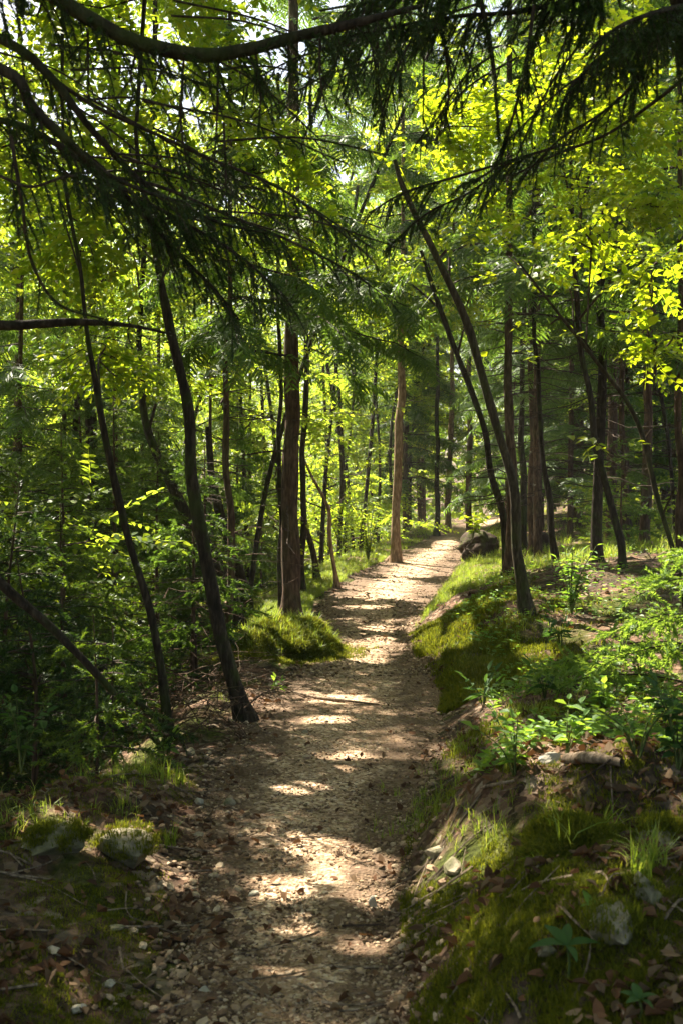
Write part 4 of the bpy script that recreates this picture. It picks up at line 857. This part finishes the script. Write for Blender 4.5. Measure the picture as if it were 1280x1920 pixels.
bough(so, [(180, 320, 3.9), (260, 370, 3.9), (350, 420, 3.9), (450, 480, 3.9), (540, 560, 4.0)], [9, 8, 7, 5, 3], 1, (.14, .42), None, .032, .15, .7)
bough(so, [(200, 330, 3.8), (300, 350, 3.9), (420, 400, 4.0), (540, 450, 4.1), (640, 500, 4.2), (700, 540, 4.3)], [8, 7, 6, 5, 4, 3], 1, (.10, .34), None, .045, .25, .6)
bough(so, [tx(2.2), (-200, 600, 4.2), (0, 610, 4.2), (80, 607, 4.2), (150, 604, 4.2), (240, 610, 4.3), (330, 628, 4.4)], [26, 24, 20, 18, 14, 7, 4], 0, (.1, .2), 'bare brown bough')
bough(so, [(0, 330, 3.6), (60, 350, 3.6), (140, 330, 3.7), (240, 360, 3.8)], [7, 6, 5, 3], 1, (.1, .3), None, .05, .1)
bough(so, [(20, 250, 3.7), (40, 370, 3.7), (60, 490, 3.8), (110, 570, 3.9), (200, 600, 4.0)], [8, 7, 6, 5, 3], 1, (.05, .16), None, .11, .1)
for (x, y, L) in [(165, 60, 130), (345, 110, 250), (410, 110, 210), (420, 230, 170), (255, 100, 90), (300, 90, 60), (480, 100, 150), (340, 350, 60), (540, 80, 130), (600, 70, 150)]:
    bough(so, [(x, y, 3.55), (x + R.normal(0, 4), y + L * .5, 3.55), (x + R.normal(0, 8), y + L, 3.58)], [5, 4, 2], 1, (.04, .13), None, .05, .1, .4)
for k in range(24):
    x0 = R.uniform(-20, 420); y0 = R.uniform(-20, 420); a = R.uniform(-.1, .8); L = R.uniform(200, 420)
    bough(so, [(x0, y0, 4.2), (x0 + L * .5 * math.cos(a), y0 + L * .5 * math.sin(a), 4.3), (x0 + L * math.cos(a), y0 + L * math.sin(a) + 40, 4.4)], [5, 4, 2], 1, (.05, .2), None, .12, .3)
def near_crown(o, T, z0, z1, nb, L):  # crown above the frame, added to screen the near ground from the sky
    C, Dn = [], []; tw = MB()
    for b in range(nb):
        z = z0 + (z1 - z0) * (b + R.uniform(0, 1)) / nb; i = int(np.argmin(np.abs(T[:, 2] - z))); a = b * 2.4 + R.uniform(-.4, .4); P = limb(tw, T[i], np.array([math.cos(a), math.sin(a), .1]), R.uniform(*L) * (1.15 - .7 * (z - z0) / (z1 - z0)), .02, .25, 4, 9, .08)
        for k in np.linspace(1.2, 8, 20):
            p = P[int(k)]; p2 = P[min(int(k) + 1, 8)]; fw = unit(p2 - P[int(k) - 1])
            for sd in (-1, 1): C.append(p + (p2 - p) * (k % 1)); Dn.append(fw * .7 + np.cross(fw, [0, 0, 1]) * sd * R.uniform(.2, 1) - [0, 0, R.uniform(.05, .6)])
    C, Dn = np.array(C), np.array(Dn); mb = MB(); k = R.integers(0, len(CSP), len(C)); Mx = frames(Dn, roll=R.normal(0, .3, len(C))) * R.uniform(.9, 1.5, (len(C), 1, 1))
    for i in range(len(CSP)): mb.inst(CSP[i], Mx[k == i], C[k == i])
    mb.cull(.84).merge(tw, 1).build('crown', [M['needle'], M['twig']], o)
near_crown(so, smooth_path([tb + [0, 0, 3], tb + [.1, .1, 11]], 30), 4.3, 11, 44, (1.4, 2.2))
# spruce at the other edge: dark trunk cut by the frame, boughs hanging in from above
tr = at(1385, 1500, 4.6); tr[2] = hgt(tr[0], tr[1])
ro = thing('spruce_tree', 'near spruce with its dark trunk cut by the frame and boughs hanging across the top', 'spruce', tr)
w = MB(); T = smooth_path([tr - [0, 0, .2], at(1375, 700, 4.6), at(1325, 200, 4.6), at(1296, 60, 4.6), at(1260, -200, 4.6), at(1220, -700, 4.6)], 30); tube(w, T, np.linspace(.085, .05, 30), 12, .09); w.build('trunk', M['bark_dark'], ro, True)
near_crown(ro, smooth_path([at(1230, -400, 4.6), at(1230, -400, 4.6) + [0, -.2, 6.5]], 30), 4.9, 10.5, 36, (1.2, 1.9))
for px, ws, hang, st, dn in [
    ([(1250, -120, 4.6), (1120, -20, 4.4), (980, 20, 4.2), (860, 30, 4.1), (740, 50, 4.0), (640, 70, 4.0)], [14, 12, 10, 8, 6, 3], (.14, .42), .026, .8),
    ([(1250, -200, 4.6), (1050, -60, 4.2), (900, -30, 4.0), (740, -5, 3.9), (600, 20, 3.8)], [14, 12, 9, 7, 4], (.14, .40), .026, .8),
    ([(1290, 40, 4.6), (1230, 50, 4.3), (1150, 90, 4.1), (1080, 150, 4.0), (1040, 220, 4.0)], [12, 10, 8, 6, 3], (.12, .40), .03, .9),
    ([(1290, 10, 4.6), (1240, 20, 4.0), (1180, 40, 3.8), (1130, 70, 3.7), (1090, 110, 3.7)], [12, 10, 8, 6, 3], (.12, .40), .03, .9),
    ([(900, 0, 4.1), (922, 110, 4.1), (930, 200, 4.1), (935, 262, 4.1)], [10, 8, 6, 3], (.05, .16), .045, .5),
    ([(1000, 10, 4.1), (985, 120, 4.1), (960, 220, 4.15), (930, 310, 4.2), (860, 350, 4.3)], [7, 6, 5, 4, 3], (.08, .26), .045, .6),
    ([(1230, 60, 4.2), (1190, 150, 4.2), (1130, 210, 4.3), (1050, 260, 4.4), (980, 330, 4.5)], [7, 6, 5, 4, 3], (.08, .28), .045, .7),
    ([(820, 30, 4.1), (835, 100, 4.1), (840, 180, 4.15), (830, 250, 4.2)], [6, 5, 4, 2], (.06, .2), .045, .6),
    ([(1060, 270, 5.2), (960, 300, 5.2), (860, 330, 5.2), (760, 360, 5.2), (690, 400, 5.2)], [6, 5, 5, 4, 3], (.10, .34), .04, .7),
    ([(960, 300, 5.2), (880, 360, 5.2), (800, 400, 5.2), (730, 460, 5.3)], [5, 4, 4, 2], (.1, .3), .045, .7)]:
    bough(ro, px, ws, 1, hang, None, st * .72, .12, dn, gap=.24)
for k in range(20):
    x0 = R.uniform(640, 1290); y0 = R.uniform(-70, 130); a = R.uniform(1.3, 2.9); L = R.uniform(120, 300); D = R.uniform(4.2, 5)
    bough(ro, [(x0, y0, D), (x0 + L * .5 * math.cos(a), y0 + L * .45 * math.sin(a), D), (x0 + L * math.cos(a), y0 + L * math.sin(a) + 30, D + .1)], [5, 4, 2], 1, (.06, .22), None, .06, .15)
bough(ro, [(1300, 130, 4.6), (1240, 180, 4.7), (1140, 250, 4.8), (1040, 290, 5), (960, 330, 5.1)], [7, 7, 6, 5, 3], 0, (.1, .2), 'bare straight branch')

# ------------------------------------------------------------------ fallen wood
def fallen(name, label, cat, px, ws, mat, D=None, lift=.02, stub=0):
    P = []
    for q in px:
        if len(q) == 3: P.append(at(*q))
        else: p = hit(*q); p[2] += lift; P.append(p)
    P = smooth_path(P, 24); r = np.interp(np.linspace(0, 1, 24), np.linspace(0, 1, len(ws)), np.array(ws) * .5) * P[:, 1] / F; mb = MB(); tube(mb, P, r, 9, .12, seed=int(px[0][0]))
    for _ in range(stub):
        i = R.integers(4, 20); limb(mb, P[i], R.normal(0, 1, 3) + [0, 0, .6], R.uniform(.08, .3), r[i] * .35, 0, 4, 5, .1)
    return tag(mb.build(name, M[mat], smooth=True), label, cat)
fallen('fallen_log', 'dark log slanting down from the picture edge into the young spruces', 'log', [(-60, 1040, 5.7), (0, 1092, 5.7), (45, 1132, 5.7), (95, 1175, 5.7), (150, 1230, 5.7), (215, 1300, 5.8)], [22, 20, 18, 16, 12], 'bark_dark')
fallen('fallen_branch', 'dark branch slanting from the saplings down to the foot of the slimmer leaning trunk', 'branch', [(175, 1235, 7.0), (230, 1290, 7.0), (290, 1345, 7.1), (330, 1385, 7.2)], [13, 13, 14, 15], 'bark_dark', stub=3)
fallen('fallen_branch', 'low horizontal branch lying in the brushwood beside the slimmer trunk', 'branch', [(150, 1375), (240, 1392), (330, 1405)], [9, 10, 8], 'bark_dark', lift=.08, stub=2)
fallen('fallen_stick', 'sunlit crooked stick lying across the gravel path', 'stick', [(548, 1301), (590, 1312), (640, 1318), (710, 1326)], [3, 6, 6, 3], 'deadwood')
fallen('fallen_stick', 'pale short stick on the grassy bank by the bright leafy plant', 'stick', [(900, 1486), (930, 1480), (965, 1473)], [6, 7, 5], 'deadwood')
fallen('fallen_log', 'pale sunlit piece of rotten wood beside the white stone', 'log', [(1062, 1438), (1110, 1436), (1165, 1446)], [22, 24, 16], 'deadwood', lift=.03)
fallen('fallen_stick', 'thin dark stick propped across the leaves above the moss cushion', 'stick', [(1085, 1490), (1120, 1468), (1160, 1438)], [4, 4, 3], 'twig', lift=.05)
fallen('fallen_stick', 'slender twig lying in the gravel below the sunny patch', 'stick', [(640, 1746), (680, 1745), (722, 1744)], [4, 5, 3], 'twig')
fallen('broken_stump', 'splintered orange root stub at the foot of the sunlit reddish spruce', 'stump', [(706, 1068, 20.9), (722, 1055, 21.0), (738, 1040, 21.1), (744, 1028, 21.2)], [6, 9, 12, 6], 'bark_tan')
mb = MB()
for _ in range(420):
    p = hit(R.uniform(120, 470), R.uniform(1270, 1400)) + [0, 0, R.uniform(0, .25)]; a = R.uniform(0, 6.28); limb(mb, p, np.array([math.cos(a), math.sin(a), R.uniform(-.3, .6)]), R.uniform(.15, .7), R.uniform(.002, .006), .15, 3, 6, .25)
for _ in range(300):
    p = at(R.uniform(-20, 460), R.uniform(1120, 1300), R.uniform(8, 12)); p[2] = hgt(p[0], p[1]) + R.uniform(0, 1.2); a = R.uniform(0, 6.28); limb(mb, p, np.array([math.cos(a), math.sin(a), R.uniform(-.2, .5)]), R.uniform(.3, .9), R.uniform(.002, .006), .15, 3, 6, .25)
tag(mb.build('brushwood', M['bark_spruce']), 'tangle of dead twigs under the dark saplings', 'brushwood', kind='stuff')

# ------------------------------------------------------------------ herbs and shrubs
def plant(name, label, px, py, H, nst, ll, lw, mat='herb', spread=.35, pairs=6, D=None, seed=0, droop=.3, filt=False):
    global R; keep = R; R = np.random.default_rng(900 + seed); p = hit(px, py) if D is None else at(px, py, D)
    if D is None: p[2] = hgt(p[0], p[1])
    o = thing(name, label, 'plant', p); st = MB(); lf = MB(); tp = leaf_tpl(ll, lw, .3, .2); X, T = [], []
    for s in range(nst):
        a = R.uniform(0, 6.283); e = np.array([math.cos(a), math.sin(a), 0]) * spread * H * R.uniform(.3, 1.2); h = H * R.uniform(.6, 1.05)
        P = smooth_path([p - [0, 0, .02], p + e * .35 + [0, 0, h * .55], p + e + [0, 0, h]], 12); tube(st, P, np.linspace(.004, .0015, 12) * (H / .3) ** .5, 4)
        for q in range(pairs):
            i = int(3 + 8.5 * (q + .5) / pairs)
            for sd in (0, math.pi):
                b = q * 1.35 + sd + R.uniform(-.4, .4); X.append([math.cos(b), math.sin(b), R.uniform(-.3, .45)]); T.append(P[min(i, 11)])
        X.append(unit(e + [0, 0, .1]) + 0.0); T.append(P[11])
    X, T = np.array(X), np.array(T); lf.inst(tp, frames(X, roll=R.normal(0, .35, len(X))) * R.uniform(.55, 1.15, (len(X), 1, 1)), T + unit(X) * .008)
    st.build('stem', M['stem'], o, True); lf.build('foliage', M[mat], o); R = keep; return o
def rosette(name, label, px, py, D, angs, ll, lw, h, mat='herb_dark'):
    p = hit(px, py + h * F / D); q = p[1] / D; ll, lw = ll * q, lw * q; o = thing(name, label, 'plant', p); st = MB(); c = p + [0, 0, h]; tube(st, smooth_path([p - [0, 0, .02], p + [.006, 0, h * .5], c], 8), .0035, 5); st.build('stem', M['stem'], o, True)
    V0, F_ = leaf_tpl(1, lw / ll, .25, .15)
    for a, s, z in angs:
        lf = MB(); V = leaf_fine(ll * s, lw * s); lf.inst(V, frames(np.array([[math.cos(a), math.sin(a), z]]), roll=np.array([R.uniform(-.3, .3)])), c[None]); lf.build('leaf', M[mat], o, True)
    return o
def leaf_fine(L, W, n=9):
    t = np.linspace(0, 1, n); w = W * .5 * np.sin(math.pi * t ** .8) ** .9 * (1 - .1 * t) + .0006; z = .25 * L * t * (1 - t) - .12 * L * t ** 2
    V = np.concatenate([np.stack([L * t, w, z + w * .35], -1), np.stack([L * t, 0 * t, z], -1), np.stack([L * t, -w, z + w * .35], -1)])
    F_ = [[k * n + i, k * n + i + 1, (k + 1) * n + i + 1, (k + 1) * n + i] for k in (0, 1) for i in range(n - 1)]
    return V, [np.array(F_)]
rosette('leafy_seedling', 'dark green seedling with five large spread leaves in front of the jagged rock', 1062, 1782, 3.15, [(.1, 1.0, .12), (1.35, .9, .5), (2.2, .95, .45), (3.3, 1.15, .1), (4.9, .75, -.1)], .10, .036, .1)
rosette('leafy_seedling', 'small seedling with five oval leaves at the bottom margin', 1197, 1880, 2.95, [(.2, .9, .25), (1.6, 1.0, .5), (2.7, .9, .3), (3.7, .8, .15), (5.2, .9, .1)], .06, .028, .05)
rosette('leafy_seedling', 'little pale seedling with two upright leaves left of the jagged rock', 1105, 1705, 3.6, [(.3, .7, .3), (2.0, 1.0, 1.2), (3.6, .7, .2)], .055, .026, .05, 'herb')
plant('leafy_shrub', 'bright yellow green leafy plant on the bank beside the path', 965, 1455, .26, 8, .05, .026, 'herb', .55, 5, seed=1)
plant('leafy_shrub', 'pale broad leaved plant directly above the white stone', 1060, 1418, .2, 4, .06, .04, 'herb', .5, 3, seed=2)
plant('leafy_shrub', 'large leafy bramble shrub above the pale rotten wood at the picture edge', 1195, 1420, .25, 7, .045, .028, 'herb', .9, 4, seed=3)
plant('leafy_shrub', 'leafy plant at the picture edge under the bramble shrub', 1270, 1440, .28, 7, .06, .045, 'herb_dark', .5, 5, seed=4)
plant('leafy_shrub', 'shrub with drooping lance shaped leaves behind the young bright spruce', 1070, 1150, .55, 10, .085, .028, 'herb', .4, 7, seed=5)
plant('leafy_shrub', 'bright green plant growing on top of the reddish root clod', 885, 1008, .5, 12, .11, .05, 'leaf_yellow', .6, 6, D=19.6, seed=6)
plant('leafy_shrub', 'dark leafy shrub at the picture edge in the gloom above the flat rocks', 40, 1440, .38, 6, .06, .038, 'herb_dark', .5, 5, D=5.2, seed=7)
plant('hellebore_plant', 'low dark plant with narrow spread leaves next to the fallen leaves on the bank', 905, 1325, .20, 7, .11, .028, 'herb_dark', .8, 2, seed=8)
plant('hellebore_plant', 'narrow leaved plant on the bank above the bright leafy plant', 1020, 1310, .2, 7, .11, .028, 'herb_dark', .8, 2, seed=9)
plant('hellebore_plant', 'narrow leaved plant in the litter below the drooping leaved shrub', 1050, 1215, .25, 8, .12, .03, 'herb_dark', .8, 2, seed=10)
plant('leafy_seedling', 'small three leaved seedling at the shady path edge by the lichen spotted tree', 522, 1300, .12, 3, .06, .035, 'herb', .4, 2, seed=11)
plant('leafy_seedling', 'seedling with pale leaves in the brushwood beside the slimmer trunk foot', 312, 1425, .18, 4, .06, .04, 'herb', .5, 2, seed=12)
plant('leafy_shrub', 'fresh leafy plant on the slope below the bright young spruce', 1200, 1300, .30, 9, .06, .034, 'herb', .6, 5, seed=13)
plant('leafy_shrub', 'leafy plant in the litter at the middle of the bank slope', 1130, 1345, .24, 6, .06, .034, 'herb', .6, 4, seed=14)
plant('twiggy_bush', 'pale twiggy bush in the sunny verge between both tall spruces', 690, 1055, 1.1, 14, .07, .035, 'leaf', .4, 8, seed=15)
plant('twiggy_bush', 'low leafy bush in front of the dim thicket right of the thick spruce', 640, 1030, .9, 12, .08, .04, 'leaf', .5, 8, D=21, seed=16)
# small ground herbs over the bank
mb = MB(); P = ground_pts(11000, 4.4, 14, lambda D, n: path_lr(D)[1] + .35 + np.abs(R.normal(0, 1.6, n))); P = P[vnoise(P[:, 0] * 1.7, P[:, 1] * 1.7, 66) > .42]; P[:, 2] += R.uniform(.01, .09, len(P))
d = R.normal(0, 1, P.shape); d[:, 2] = .15; HL = [leaf_tpl(.045, .026), leaf_tpl(.035, .024), leaf_tpl(.055, .022)]; k = R.integers(0, 3, len(P)); Mx = frames(d, roll=R.normal(0, .4, len(P))) * R.uniform(.6, 1.2, (len(P), 1, 1))
for i in range(3): mb.inst(HL[i], Mx[k == i], P[k == i])
tag(mb.build('ground_cover', M['herb']), 'small leafy herbs covering parts of the bank', 'ground cover', kind='stuff')

# ------------------------------------------------------------------ the hazy air under the trees
mb = MB(); X0, Y0, Z0, X1, Y1, Z1 = -215, -60, -25, 215, 280, 60
mb.add([[X0, Y0, Z0], [X1, Y0, Z0], [X1, Y1, Z0], [X0, Y1, Z0], [X0, Y0, Z1], [X1, Y0, Z1], [X1, Y1, Z1], [X0, Y1, Z1]], [[0, 3, 2, 1], [4, 5, 6, 7], [0, 1, 5, 4], [1, 2, 6, 5], [2, 3, 7, 6], [3, 0, 4, 7]])
hm = bpy.data.materials.new('haze'); hm.use_nodes = True; nt = hm.node_tree; nt.nodes.remove(nt.nodes['Principled BSDF'])
pv = nt.nodes.new('ShaderNodeVolumePrincipled'); pv.inputs['Color'].default_value = (.95, .97, .9, 1); pv.inputs['Density'].default_value = .0007; pv.inputs['Anisotropy'].default_value = .3
nt.links.new(pv.outputs[0], nt.nodes['Material Output'].inputs['Volume'])
tag(mb.build('haze', hm), 'thin bright haze hanging in the wood', 'haze', kind='stuff')
cy.volume_bounces = 0
